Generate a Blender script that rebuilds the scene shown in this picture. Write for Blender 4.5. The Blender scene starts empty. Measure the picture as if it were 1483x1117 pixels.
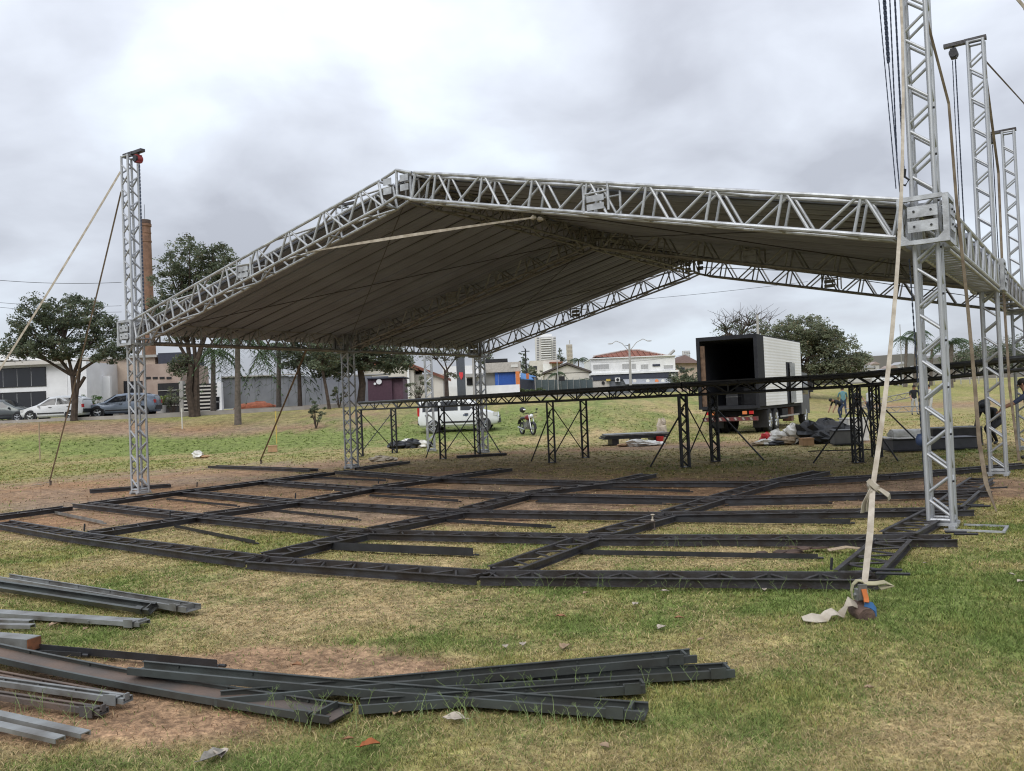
import bpy, math, random
import numpy as np
from mathutils import Vector, Matrix
R = math.radians
rnd = random.Random(7)
sc = bpy.context.scene
col = sc.collection

# ------------------------------------------------------------------ camera
FPX, PITCH, ROLL, EYE, IW, IH = 1250.0, .021, -.042, 1.65, 1483.0, 1117.0
cp, sp, cr_, sr_ = math.cos(PITCH), math.sin(PITCH), math.cos(ROLL), math.sin(ROLL)
FW = Vector((0, cp, sp)); UP0 = Vector((0, -sp, cp)); RT0 = Vector((1, 0, 0))
RT = RT0 * cr_ + UP0 * sr_; UPV = UP0 * cr_ - RT0 * sr_
cd = bpy.data.cameras.new('camera'); cam = bpy.data.objects.new('camera', cd); col.objects.link(cam)
cd.sensor_width = 36; cd.lens = 36 * FPX / IW; cd.clip_start = .05; cd.clip_end = 6000
cam.matrix_world = Matrix(((RT.x, UPV.x, -FW.x, 0), (RT.y, UPV.y, -FW.y, 0), (RT.z, UPV.z, -FW.z, EYE), (0, 0, 0, 1)))
sc.camera = cam
def at(px, py, Y):
    d = FW + RT * ((px - IW / 2) / FPX) + UPV * ((IH / 2 - py) / FPX)
    return Vector((0, 0, EYE)) + d * (Y / d.y)
def gnd(px, py, z=0.0):
    d = FW + RT * ((px - IW / 2) / FPX) + UPV * ((IH / 2 - py) / FPX)
    return Vector((0, 0, EYE)) + d * ((z - EYE) / d.z)

# ------------------------------------------------------------------ world: overcast daylight
w = bpy.data.worlds.new('World'); sc.world = w; w.use_nodes = True
nt = w.node_tree; nt.nodes.clear()
def N(t, **k):
    n = nt.nodes.new(t)
    for a, b in k.items(): setattr(n, a, b)
    return n
SUN_EL, SUN_AZ = R(44), R(202)
out = N('ShaderNodeOutputWorld'); bg = N('ShaderNodeBackground'); bg.inputs[1].default_value = 0.1
sky = N('ShaderNodeTexSky', sky_type='NISHITA', sun_disc=False, sun_elevation=SUN_EL, sun_rotation=SUN_AZ)
tc = N('ShaderNodeTexCoord'); sep = N('ShaderNodeSeparateXYZ')
nt.links.new(tc.outputs['Generated'], sep.inputs[0])
zmax = N('ShaderNodeMath', operation='MAXIMUM'); zmax.inputs[1].default_value = 0.0; nt.links.new(sep.outputs[2], zmax.inputs[0])
zp = N('ShaderNodeMath', operation='ADD'); zp.inputs[1].default_value = .34; nt.links.new(zmax.outputs[0], zp.inputs[0])
dx = N('ShaderNodeMath', operation='DIVIDE'); dy = N('ShaderNodeMath', operation='DIVIDE')
nt.links.new(sep.outputs[0], dx.inputs[0]); nt.links.new(zp.outputs[0], dx.inputs[1])
nt.links.new(sep.outputs[1], dy.inputs[0]); nt.links.new(zp.outputs[0], dy.inputs[1])
cmb = N('ShaderNodeCombineXYZ'); nt.links.new(dx.outputs[0], cmb.inputs[0]); nt.links.new(dy.outputs[0], cmb.inputs[1])
CLOUD_OFF = (0.3, 4.2, 0.0)
mp = N('ShaderNodeMapping'); mp.inputs['Location'].default_value = CLOUD_OFF; nt.links.new(cmb.outputs[0], mp.inputs[0])
n1 = N('ShaderNodeTexNoise'); n1.inputs['Scale'].default_value = .85; n1.inputs['Detail'].default_value = 7; n1.inputs['Roughness'].default_value = .46; n1.inputs['Distortion'].default_value = .2
nt.links.new(mp.outputs[0], n1.inputs['Vector'])
ramp = N('ShaderNodeValToRGB'); e = ramp.color_ramp.elements
e[0].position = .41; e[0].color = (2.95, 3.1, 3.5, 1); e[1].position = .60; e[1].color = (5.1, 5.6, 6.2, 1); e.new(.52).color = (4.1, 4.35, 4.85, 1)
n2w = N('ShaderNodeTexNoise'); n2w.inputs['Scale'].default_value = 2.9; n2w.inputs['Detail'].default_value = 6; n2w.inputs['Roughness'].default_value = .5; n2w.inputs['Distortion'].default_value = .25
nt.links.new(mp.outputs[0], n2w.inputs['Vector'])
nmix = N('ShaderNodeMixRGB'); nmix.inputs[0].default_value = .40; nt.links.new(n1.outputs['Fac'], nmix.inputs[1]); nt.links.new(n2w.outputs['Fac'], nmix.inputs[2])
nt.links.new(nmix.outputs[0], ramp.inputs[0])
cie = N('ShaderNodeMath', operation='MULTIPLY_ADD'); cie.inputs[1].default_value = 1.25; cie.inputs[2].default_value = .88
nt.links.new(zmax.outputs[0], cie.inputs[0])
mul = N('ShaderNodeMixRGB', blend_type='MULTIPLY'); mul.inputs[0].default_value = 1
nt.links.new(ramp.outputs[0], mul.inputs[1]); nt.links.new(cie.outputs[0], mul.inputs[2])
mx = N('ShaderNodeMixRGB'); mx.inputs[0].default_value = .05
nt.links.new(mul.outputs[0], mx.inputs[1]); nt.links.new(sky.outputs[0], mx.inputs[2])
nt.links.new(mx.outputs[0], bg.inputs[0]); nt.links.new(bg.outputs[0], out.inputs[0])
sd = bpy.data.lights.new('sun', 'SUN'); sd.energy = 1.1; sd.angle = R(40); sd.color = (1, .97, .92)
so = bpy.data.objects.new('sun', sd); col.objects.link(so)
sdir = Vector((math.sin(SUN_AZ) * math.cos(SUN_EL), math.cos(SUN_AZ) * math.cos(SUN_EL), math.sin(SUN_EL)))
so.rotation_euler = sdir.to_track_quat('Z', 'Y').to_euler(); so.location = (0, -5, 30)
sc.view_settings.view_transform = 'Standard'; sc.view_settings.look = 'None'
sc.view_settings.exposure = 0.66
sc.cycles.use_denoising = True; sc.cycles.pixel_filter_type = 'BLACKMAN_HARRIS'; sc.cycles.filter_width = 1.15; sc.cycles.max_bounces = 6; sc.cycles.caustics_reflective = False; sc.cycles.caustics_refractive = False
sc.view_settings.gamma = 1; sc.view_settings.use_curve_mapping = False

# ------------------------------------------------------------------ materials
MATS = {}
def mat(name, c, rough=.7, metal=0.0, var=.12, scale=6.0, bump=0.0, bscale=40.0, c2=None, spec=.4, stretch=None, detail=4):
    if name in MATS: return MATS[name]
    m = bpy.data.materials.new(name); m.use_nodes = True; t = m.node_tree
    b = t.nodes['Principled BSDF']; b.inputs['Roughness'].default_value = rough; b.inputs['Metallic'].default_value = metal
    b.inputs['Specular IOR Level'].default_value = spec
    tcn = t.nodes.new('ShaderNodeTexCoord'); no = t.nodes.new('ShaderNodeTexNoise'); no.inputs['Scale'].default_value = scale; no.inputs['Detail'].default_value = detail
    src = tcn.outputs['Object']
    if stretch:
        mpn = t.nodes.new('ShaderNodeMapping'); mpn.inputs['Scale'].default_value = stretch; t.links.new(src, mpn.inputs[0]); src = mpn.outputs[0]
    t.links.new(src, no.inputs['Vector'])
    rp = t.nodes.new('ShaderNodeValToRGB'); el = rp.color_ramp.elements
    lo = c2 if c2 else tuple(max(0, x * (1 - var)) for x in c); hi = c if c2 else tuple(min(1, x * (1 + var)) for x in c)
    el[0].position = .35; el[1].position = .65; el[0].color = (*lo, 1); el[1].color = (*hi, 1)
    t.links.new(no.outputs['Fac'], rp.inputs[0]); t.links.new(rp.outputs[0], b.inputs['Base Color'])
    if bump:
        n2 = t.nodes.new('ShaderNodeTexNoise'); n2.inputs['Scale'].default_value = bscale; n2.inputs['Detail'].default_value = 3; t.links.new(src, n2.inputs['Vector'])
        bp = t.nodes.new('ShaderNodeBump'); bp.inputs['Strength'].default_value = bump; bp.inputs['Distance'].default_value = .02
        t.links.new(n2.outputs['Fac'], bp.inputs['Height']); t.links.new(bp.outputs[0], b.inputs['Normal'])
    MATS[name] = m
    return m
def attr_mat(name, attr, rough=.9, extra=0.0, escale=30, bump=0.0, bscale=60, trans=0.0):
    m = bpy.data.materials.new(name); m.use_nodes = True; t = m.node_tree; b = t.nodes['Principled BSDF']
    b.inputs['Roughness'].default_value = rough; b.inputs['Specular IOR Level'].default_value = .2
    a = t.nodes.new('ShaderNodeAttribute'); a.attribute_name = attr; src = a.outputs['Color']
    if extra:
        tcn = t.nodes.new('ShaderNodeTexCoord'); last = src
        for scl, amt in ((escale, extra), (escale * .16, extra * .8), (escale * 3.1, extra * .7)):
            no = t.nodes.new('ShaderNodeTexNoise'); no.inputs['Scale'].default_value = scl; no.inputs['Detail'].default_value = 5
            t.links.new(tcn.outputs['Object'], no.inputs['Vector'])
            mr = t.nodes.new('ShaderNodeMapRange'); mr.inputs[1].default_value = .3; mr.inputs[2].default_value = .7; mr.inputs[3].default_value = 1 - amt; mr.inputs[4].default_value = 1 + amt
            t.links.new(no.outputs['Fac'], mr.inputs[0])
            mm = t.nodes.new('ShaderNodeMixRGB'); mm.blend_type = 'MULTIPLY'; mm.inputs[0].default_value = 1
            t.links.new(last, mm.inputs[1]); t.links.new(mr.outputs[0], mm.inputs[2]); last = mm.outputs[0]
        src = last
        if bump:
            bp = t.nodes.new('ShaderNodeBump'); bp.inputs['Strength'].default_value = bump; bp.inputs['Distance'].default_value = .03
            n2 = t.nodes.new('ShaderNodeTexNoise'); n2.inputs['Scale'].default_value = bscale; n2.inputs['Detail'].default_value = 4
            t.links.new(tcn.outputs['Object'], n2.inputs['Vector']); t.links.new(n2.outputs['Fac'], bp.inputs['Height']); t.links.new(bp.outputs[0], b.inputs['Normal'])
    t.links.new(src, b.inputs['Base Color'])
    if trans:
        tr = t.nodes.new('ShaderNodeBsdfTranslucent'); t.links.new(src, tr.inputs[0]); mxs = t.nodes.new('ShaderNodeMixShader'); mxs.inputs[0].default_value = trans
        o = t.nodes['Material Output']; t.links.new(b.outputs[0], mxs.inputs[1]); t.links.new(tr.outputs[0], mxs.inputs[2]); t.links.new(mxs.outputs[0], o.inputs[0])
    MATS[name] = m
    return m

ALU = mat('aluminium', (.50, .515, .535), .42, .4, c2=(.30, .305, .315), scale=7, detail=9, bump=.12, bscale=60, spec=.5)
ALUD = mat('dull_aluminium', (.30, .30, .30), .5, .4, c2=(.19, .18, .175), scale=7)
BLK = mat('black_steel', (.032, .033, .037), .48, .2, c2=(.018, .018, .02), scale=5, bump=.15, bscale=30, spec=.5)
BLKR = mat('black_steel_worn', (.064, .063, .068), .42, .25, c2=(.036, .028, .024), scale=4.5, detail=9, bump=.3, bscale=25, spec=.5)
GRN = mat('grey_green_steel', (.075, .085, .08), .42, .3, c2=(.048, .048, .043), scale=4, detail=9, bump=.15, bscale=20, spec=.5)
GRY = mat('grey_painted_steel', (.26, .27, .265), .45, .3, c2=(.13, .122, .11), scale=5, detail=10, bump=.12, bscale=20, spec=.5)
RUST = mat('rusty_steel', (.15, .105, .08), .75, .15, c2=(.075, .07, .066), scale=2.2, bump=.3, bscale=30, detail=8)
STRAP = mat('cream_webbing', (.47, .42, .345), .85, 0, c2=(.31, .265, .205), scale=9, bump=.2, bscale=90)
STRAPD = mat('brown_webbing', (.25, .20, .145), .9, 0, c2=(.14, .105, .075), scale=7, bump=.2, bscale=90)
SHEET = mat('roof_sheet', (.275, .29, .335), .65, .0, c2=(.205, .21, .235), scale=.9, bump=.1, bscale=6, spec=.25, detail=7)
_t = SHEET.node_tree; _tr = _t.nodes.new('ShaderNodeBsdfTranslucent'); _mx = _t.nodes.new('ShaderNodeMixShader'); _mx.inputs[0].default_value = .16; _tr.inputs[0].default_value = (.50, .48, .47, 1)
_b = _t.nodes['Principled BSDF']; _t.links.new(_b.outputs[0], _mx.inputs[1]); _t.links.new(_tr.outputs[0], _mx.inputs[2]); _t.links.new(_mx.outputs[0], _t.nodes['Material Output'].inputs[0])
WHITE = mat('white_paint', (.74, .74, .74), .6, 0, var=.06, scale=1.2)
CREAM = mat('cream_plaster', (.56, .53, .48), .85, 0, var=.08, scale=.8)
BEIGE = mat('beige_plaster', (.46, .37, .30), .85, 0, var=.08, scale=.8)
GLASS = mat('dark_glass', (.02, .022, .027), .08, 0, var=.2, scale=.5, spec=.6)
DARK = mat('dark_void', (.02, .02, .022), .8)
GREYW = mat('grey_render', (.20, .21, .235), .9, 0, c2=(.15, .158, .18), scale=.7, bump=.2, bscale=5)
CONC = mat('concrete', (.36, .35, .33), .9, 0, var=.12, scale=1.0, bump=.2)
TYRE = mat('tyre_rubber', (.02, .02, .021), .85)
RIM = mat('alloy_rim', (.45, .46, .47), .35, .8, var=.1)
CARW = mat('white_car_paint', (.70, .71, .72), .25, 0, var=.02, spec=.6)
CARB = mat('grey_blue_car_paint', (.20, .235, .29), .25, .35, var=.04, spec=.6)
CARD = mat('dark_car_paint', (.09, .10, .10), .25, .3, var=.04, spec=.6)
PLASB = mat('black_plastic', (.022, .022, .024), .55)
LAMPR = mat('red_lamp', (.45, .02, .02), .25)
LAMPW = mat('clear_lamp', (.65, .66, .66), .15, .2)
BARK = mat('bark', (.085, .062, .048), .95, 0, c2=(.045, .034, .027), scale=5, bump=.5, bscale=14)
PBARK = mat('palm_bark', (.16, .135, .115), .95, 0, c2=(.10, .085, .07), scale=6, bump=.4, bscale=14)
BRICK = mat('brick', (.25, .145, .10), .9, 0, c2=(.17, .10, .07), scale=2.0, bump=.3, bscale=8)
TILE = mat('clay_tile', (.26, .10, .065), .85, 0, c2=(.15, .065, .045), scale=1.4, bump=.4, bscale=5)
PURP = mat('purple_paint', (.075, .036, .052), .6, 0, var=.1)
BLUE = mat('blue_paint', (.022, .085, .36), .5, 0, var=.1)
ORNG = mat('orange_paint', (.60, .19, .06), .6, 0, var=.08)
NAVY = mat('navy_band', (.035, .04, .06), .6)
SKIN = mat('skin', (.28, .15, .10), .6)
CLB = mat('black_cloth', (.016, .017, .02), .95)
CLN = mat('navy_cloth', (.03, .04, .075), .95)
CLW = mat('pale_cloth', (.42, .42, .41), .95)
CLT = mat('teal_cloth', (.10, .20, .22), .95)
HAIR = mat('dark_hair', (.015, .012, .01), .8)
TARPW = mat('white_tarp', (.74, .73, .69), .6, 0, c2=(.54, .52, .47), scale=5, bump=.3, bscale=14)
TARPB = mat('black_tarp', (.018, .019, .022), .5, 0, var=.3, bump=.3, bscale=10)
CARDB = mat('cardboard', (.40, .25, .14), .9, 0, var=.12)
WOOD = mat('weathered_wood', (.32, .25, .17), .9, 0, var=.2, stretch=(8, 8, 1))
REDP = mat('red_plastic', (.5, .03, .03), .4)
BLUP = mat('blue_cloth', (.04, .13, .30), .7)
ORGC = mat('orange_cloth', (.50, .15, .04), .8)
PAPER = mat('paper', (.62, .61, .57), .8, 0, var=.06)
YEL = mat('yellow_post', (.55, .40, .10), .7)

# ------------------------------------------------------------------ mesh helpers
class MB:
    def __init__(s): s.v = []; s.f = []; s.m = []; s.mi = 0
    def add(s, vs, fs):
        b = len(s.v); s.v += [tuple(p) for p in vs]; s.f += [tuple(b + i for i in f) for f in fs]; s.m += [s.mi] * len(fs); return s
    def box(s, x0, x1, y0, y1, z0, z1, M=None):
        vs = [Vector((x, y, z)) for x in (x0, x1) for y in (y0, y1) for z in (z0, z1)]
        if M is not None: vs = [M @ p for p in vs]
        return s.add(vs, [(0, 1, 3, 2), (4, 6, 7, 5), (0, 4, 5, 1), (2, 3, 7, 6), (0, 2, 6, 4), (1, 5, 7, 3)])
    def tube(s, p, q, r0, r1=None, n=8, cap=True):
        p, q = Vector(p), Vector(q); r1 = r0 if r1 is None else r1
        d = (q - p).normalized(); a = d.orthogonal().normalized(); b = d.cross(a)
        vs = []
        for c, r in ((p, r0), (q, r1)):
            for i in range(n):
                t = 2 * math.pi * i / n; vs.append(c + a * (math.cos(t) * r) + b * (math.sin(t) * r))
        fs = [(i, (i + 1) % n, n + (i + 1) % n, n + i) for i in range(n)]
        if cap: fs += [tuple(range(n - 1, -1, -1)), tuple(range(n, 2 * n))]
        return s.add(vs, fs)
    def path(s, pts, rads, n=6):
        pts = [Vector(p) for p in pts]; rings = []
        b0 = len(s.v)
        for i, p in enumerate(pts):
            d = (pts[min(i + 1, len(pts) - 1)] - pts[max(i - 1, 0)]).normalized()
            a = d.cross(Vector((.31, .2, .93))); a = a.normalized() if a.length > .05 else d.orthogonal().normalized(); b = d.cross(a)
            r = rads[i] if hasattr(rads, '__len__') else rads
            for k in range(n):
                t = 2 * math.pi * k / n; s.v.append(tuple(p + a * (math.cos(t) * r) + b * (math.sin(t) * r)))
        for i in range(len(pts) - 1):
            for k in range(n):
                s.f.append((b0 + i * n + k, b0 + i * n + (k + 1) % n, b0 + (i + 1) * n + (k + 1) % n, b0 + (i + 1) * n + k)); s.m.append(s.mi)
        s.f.append(tuple(b0 + k for k in range(n - 1, -1, -1))); s.m.append(s.mi)
        e0 = b0 + (len(pts) - 1) * n; s.f.append(tuple(e0 + k for k in range(n))); s.m.append(s.mi)
        return s
    def ribbon(s, pts, wd, th, side):
        pts = [Vector(p) for p in pts]; b0 = len(s.v); n = len(pts)
        for i, p in enumerate(pts):
            d = (pts[min(i + 1, n - 1)] - pts[max(i - 1, 0)]).normalized()
            sd_ = side[i] if isinstance(side, list) else side
            a = Vector(sd_); a = (a - d * a.dot(d)).normalized(); b = d.cross(a)
            ww = wd[i] if isinstance(wd, list) else wd
            for x, y in ((-1, -1), (1, -1), (1, 1), (-1, 1)): s.v.append(tuple(p + a * (x * ww / 2) + b * (y * th / 2)))
        for i in range(n - 1):
            for k in range(4):
                s.f.append((b0 + i * 4 + k, b0 + i * 4 + (k + 1) % 4, b0 + i * 4 + 4 + (k + 1) % 4, b0 + i * 4 + 4 + k)); s.m.append(s.mi)
        s.f += [(b0 + 3, b0 + 2, b0 + 1, b0), tuple(b0 + (n - 1) * 4 + k for k in range(4))]; s.m += [s.mi] * 2
        return s
    def prism(s, poly, d):                       # closed polygon (3-D points) pushed along d
        n = len(poly); poly = [Vector(p) for p in poly]; d = Vector(d)
        return s.add(poly + [p + d for p in poly], [tuple(range(n - 1, -1, -1)), tuple(range(n, 2 * n))] + [(i, (i + 1) % n, n + (i + 1) % n, n + i) for i in range(n)])
    def ell(s, c, r, nu=10, nv=7, jit=0.0, rg=None):
        c = Vector(c); b0 = len(s.v)
        for j in range(nv + 1):
            ph = math.pi * j / nv
            for i in range(nu):
                th = 2 * math.pi * i / nu; k = 1 + (rg.uniform(-jit, jit) if jit else 0)
                s.v.append((c.x + r[0] * k * math.sin(ph) * math.cos(th), c.y + r[1] * k * math.sin(ph) * math.sin(th), c.z + r[2] * k * math.cos(ph)))
        for j in range(nv):
            for i in range(nu):
                s.f.append((b0 + j * nu + i, b0 + (j + 1) * nu + i, b0 + (j + 1) * nu + (i + 1) % nu, b0 + j * nu + (i + 1) % nu)); s.m.append(s.mi)
        return s
    def mesh(s, name, mats, smooth=False):
        me = bpy.data.meshes.new(name); me.from_pydata(s.v, [], s.f)
        for m in (mats if isinstance(mats, (list, tuple)) else [mats]): me.materials.append(m)
        if isinstance(mats, (list, tuple)) and len(mats) > 1: me.polygons.foreach_set('material_index', s.m)
        if smooth:
            me.polygons.foreach_set('use_smooth', [True] * len(me.polygons))
            try: me.set_sharp_from_angle(angle=R(40))
            except Exception: pass
        me.update(); return me
    def build(s, name, mats, parent=None, smooth=False, **k):
        return link(name, s.mesh(name, mats, smooth), parent, **k)
def link(name, me, parent=None, M=None, label=None, cat=None, group=None, kind=None):
    o = bpy.data.objects.new(name, me); col.objects.link(o)
    if parent is not None: o.parent = parent
    if M is not None: o.matrix_local = M
    if label: o['label'] = label
    if cat: o['category'] = cat
    if group: o['group'] = group
    if kind: o['kind'] = kind
    return o
def thing(name, label, cat, loc=(0, 0, 0), rz=0, group=None):
    o = link(name, None, label=label, cat=cat, group=group); o.location = loc; o.rotation_euler = (0, 0, rz); o.empty_display_size = .2
    return o
_cyl = {}
def cyl(m, n=8):
    if (m.name, n) not in _cyl:
        b = MB(); b.tube((0, 0, 0), (0, 0, 1), 1, n=n); _cyl[(m.name, n)] = b.mesh('rod_' + m.name, m, True)
    return _cyl[(m.name, n)]
def rodM(p, q, r):
    p, q = Vector(p), Vector(q); d = q - p
    return Matrix.Translation(p) @ d.to_track_quat('Z', 'Y').to_matrix().to_4x4() @ Matrix.Diagonal((r, r, d.length, 1))
def rod(name, p, q, r, m, parent, n=8, **k): return link(name, cyl(m, n), parent, rodM(p, q, r), **k)

# ------------------------------------------------------------------ noise + terrain
_rs = np.random.RandomState(5); _lat = _rs.rand(256, 256)
def vnoise(x, y):
    xi = np.floor(x).astype(int); yi = np.floor(y).astype(int); fx = x - xi; fy = y - yi
    fx = fx * fx * (3 - 2 * fx); fy = fy * fy * (3 - 2 * fy)
    a = _lat[xi & 255, yi & 255]; b = _lat[(xi + 1) & 255, yi & 255]; c = _lat[xi & 255, (yi + 1) & 255]; d = _lat[(xi + 1) & 255, (yi + 1) & 255]
    return (a * (1 - fx) + b * fx) * (1 - fy) + (c * (1 - fx) + d * fx) * fy
def fbm(x, y, o=4):
    s = 0; amp = .5
    for i in range(o):
        s = s + amp * vnoise(x * 2 ** i + 17.3 * i, y * 2 ** i + 9.1 * i); amp *= .5
    return s / (1 - .5 ** o)
def sst(a, b, x):
    t = np.clip((x - a) / (b - a), 0, 1); return t * t * (3 - 2 * t)
AZ = [-.75, -.55, -.35, -.15, 0, .12, .25, .36, .6, .9]
D0 = [38, 38, 40, 34, 34, 32, 37, 45, 50, 50]
D1 = [50, 50, 56, 66, 66, 58, 64, 100, 112, 112]
HH = [1.75, 1.75, 1.85, 2.15, 2.15, 1.75, 1.7, 1.9, 1.9, 1.9]
def terr(x, y):
    x = np.asarray(x, float); y = np.asarray(y, float); a = x / np.maximum(y, 8)
    d0 = np.interp(a, AZ, D0); d1 = np.interp(a, AZ, D1); h = np.interp(a, AZ, HH)
    z = h * sst(d0, d1, y) + np.clip(y - d1, 0, 160) * .009
    return z
def T(x, y): return float(terr(x, y))

# ------------------------------------------------------------------ ground sheet and lawn
# patches of lush grass, dry straw and bare soil, as (x, y, rx, ry, weight) on the ground
LUSH = [(3.4, 5.2, 2.4, 1.5, .35), (5.2, 6.6, 3, 2.6, .35), (-3.6, 8.8, 2.6, 1.2, .5), (-4, 7.4, 1.6, .8, .5), (2, 8.2, 3, .7, .35), (.6, 6.4, 2.0, .8, 1.0), (1.9, 6.9, 1.2, .7, .7), (-.9, 6.0, .9, .35, 1.0), (3.6, 6.2, 1.8, 1.5, .5), (5.2, 7.5, 2.0, 1.6, .4), (-1.0, 4.1, .75, .35, 1.3), (-2.2, 4.25, .5, .25, 1.2),
        (-.2, 4.5, .7, .35, .7), (-3.0, 6.6, 1.1, .5, .7), (-2.5, 7.8, 1.5, .5, .35), (2.3, 4.6, 1.0, .5, .35), (4.8, 5.2, 1.4, .9, .5), (-13, 43, 13, 2.6, 2.2), (-6, 46, 10, 8, 2.6), (-28, 42, 10, 2.0, .7), (14, 62, 8, 7, .9), (9, 56, 9, 6, .5), (3, 52, 6, 7, .25)]
DRY = [(-1.9, 7.4, 1.7, .9, .9), (-.3, 7.2, .8, .5, .6), (1.6, 4.2, 1.2, .5, 1.0), (-3, 8.9, 2, .7, .4), (1.8, 8.6, 2.6, .7, .6), (0, 9.5, 2.5, .8, .3), 
       (-.6, 8.8, 1.5, .5, .5), (3, 24, 9, 5, .7), (-8, 37, 14, 2.5, .7), (4, 34, 12, 4, .6), (14, 26, 8, 5, .5), (-1.6, 4.15, .8, .3, .6), (6, 50, 6, 10, .4)]
SOIL = [(-2.7, 5.25, 1.5, .6, .8), (-1.7, 4.45, 1.1, .3, .5), (-2.0, 5.9, 1.5, .42, 1.2), (-.75, 5.55, .7, .26, .9), (-2.9, 4.9, 1.0, .5, 1.0), (-1.8, 4.7, .6, .25, .6), (-11, 21, 7, 5, 1.25), (-7, 27, 7, 3, .8), (-5.5, 17, 3.4, 3, 1.0), (-2, 17, 5, 4, 1.0), (2.5, 15.5, 5, 3.2, 1.0), (6.5, 13.8, 3, 1.6, 1.0), (-1, 13, 2.2, 1.6, .7), (-7.5, 14.8, 2.5, 2, .8),
        (5.5, 29, 6, 2.2, .9), (12, 27, 5, 2, .6), (7.5, 14, 3, 2, .5), (30, 62, 14, 9, .9), (-26, 47.6, 24, 2.3, 1.5), (-10, 53, 8, 2.5, .9), (1, 30, 9, 2, .4), (-.6, 21.5, 5, 1.6, .5), (3, 3.6, 2.5, .3, .6)]
def blob(L, x, y):
    s = 0
    for (cx, cy, rx, ry, wt) in L: s = s + wt * np.exp(-(((x - cx) / rx) ** 2 + ((y - cy) / ry) ** 2))
    return s
def weights(x, y):
    n1_ = fbm(x * .9 + 40, y * .9 + 11, 4) - .5; n2_ = fbm(x * 2.7 + 3, y * 2.7 + 71, 4) - .5; n3_ = fbm(x * .12 + 9, y * .12 + 31, 3) - .5
    lush = np.clip(blob(LUSH, x, y) * .72 + n1_ * 1.7 + n2_ * 1.5 + n3_ * .6 - .12, 0, .9)
    dry = np.clip(.27 + blob(DRY, x, y) * .7 - n1_ * 1.1 + n2_ * 1.0 - n3_ * .8, 0, 1)
    soil = np.clip((blob(SOIL, x, y) + n2_ * .9 + n1_ * .6 - .38) * 1.5, 0, 1)
    return lush, dry, soil
C_LUSH = np.array((.165, .205, .058)); C_MID = np.array((.245, .235, .075)); C_DRY = np.array((.38, .285, .15)); C_SOIL = np.array((.275, .195, .14)); C_SOIL2 = np.array((.30, .17, .095))
def gcol(x, y):
    l, d, s = weights(x, y)
    c = C_MID * (1 - d[..., None]) + C_DRY * d[..., None]
    c = c * (1 - l[..., None]) + C_LUSH * l[..., None]
    k = np.clip(fbm(x * .35 + 5, y * .35, 3) * 2 - .5, 0, 1)[..., None]
    sc_ = C_SOIL * (1 - k) + C_SOIL2 * k
    return c * (1 - s[..., None] * .92) + sc_ * s[..., None] * .92
def axis(dense0, dense1, step, lo, hi, g=1.13):
    a = list(np.arange(dense0, dense1, step)); s = step
    while a[-1] < hi: s *= g; a.append(a[-1] + s)
    s = step; b = []
    p = dense0
    while p > lo: s *= g; p -= s; b.append(p)
    return np.array(b[::-1] + a)
xs = axis(-9, 9, .11, -1500, 1500, 1.06); ys = axis(2.6, 18, .11, -60, 2600, 1.05)
GX, GY = np.meshgrid(xs, ys); GZ = terr(GX, GY) + (fbm(GX * 1.4, GY * 1.4, 4) - .5) * .05 * (GY < 60) - .012
nx, ny = len(xs), len(ys)
me = bpy.data.meshes.new('ground')
idx = np.arange(nx * ny).reshape(ny, nx)
quads = np.stack([idx[:-1, :-1], idx[:-1, 1:], idx[1:, 1:], idx[1:, :-1]], -1).reshape(-1, 4)
me.vertices.add(nx * ny); me.vertices.foreach_set('co', np.stack([GX, GY, GZ], -1).ravel())
me.loops.add(quads.size); me.loops.foreach_set('vertex_index', quads.ravel())
me.polygons.add(len(quads)); me.polygons.foreach_set('loop_start', np.arange(0, quads.size, 4)); me.polygons.foreach_set('loop_total', np.full(len(quads), 4))
me.polygons.foreach_set('use_smooth', np.ones(len(quads), bool))
me.update()
ca = me.color_attributes.new('patch', 'FLOAT_COLOR', 'POINT')
gc = gcol(GX, GY); ca.data.foreach_set('color', np.concatenate([gc, np.ones(gc.shape[:2] + (1,))], -1).ravel())
me.materials.append(attr_mat('lawn_ground', 'patch', .95, .45, 20, .8, 50))
link('ground', me, kind='structure')

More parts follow.
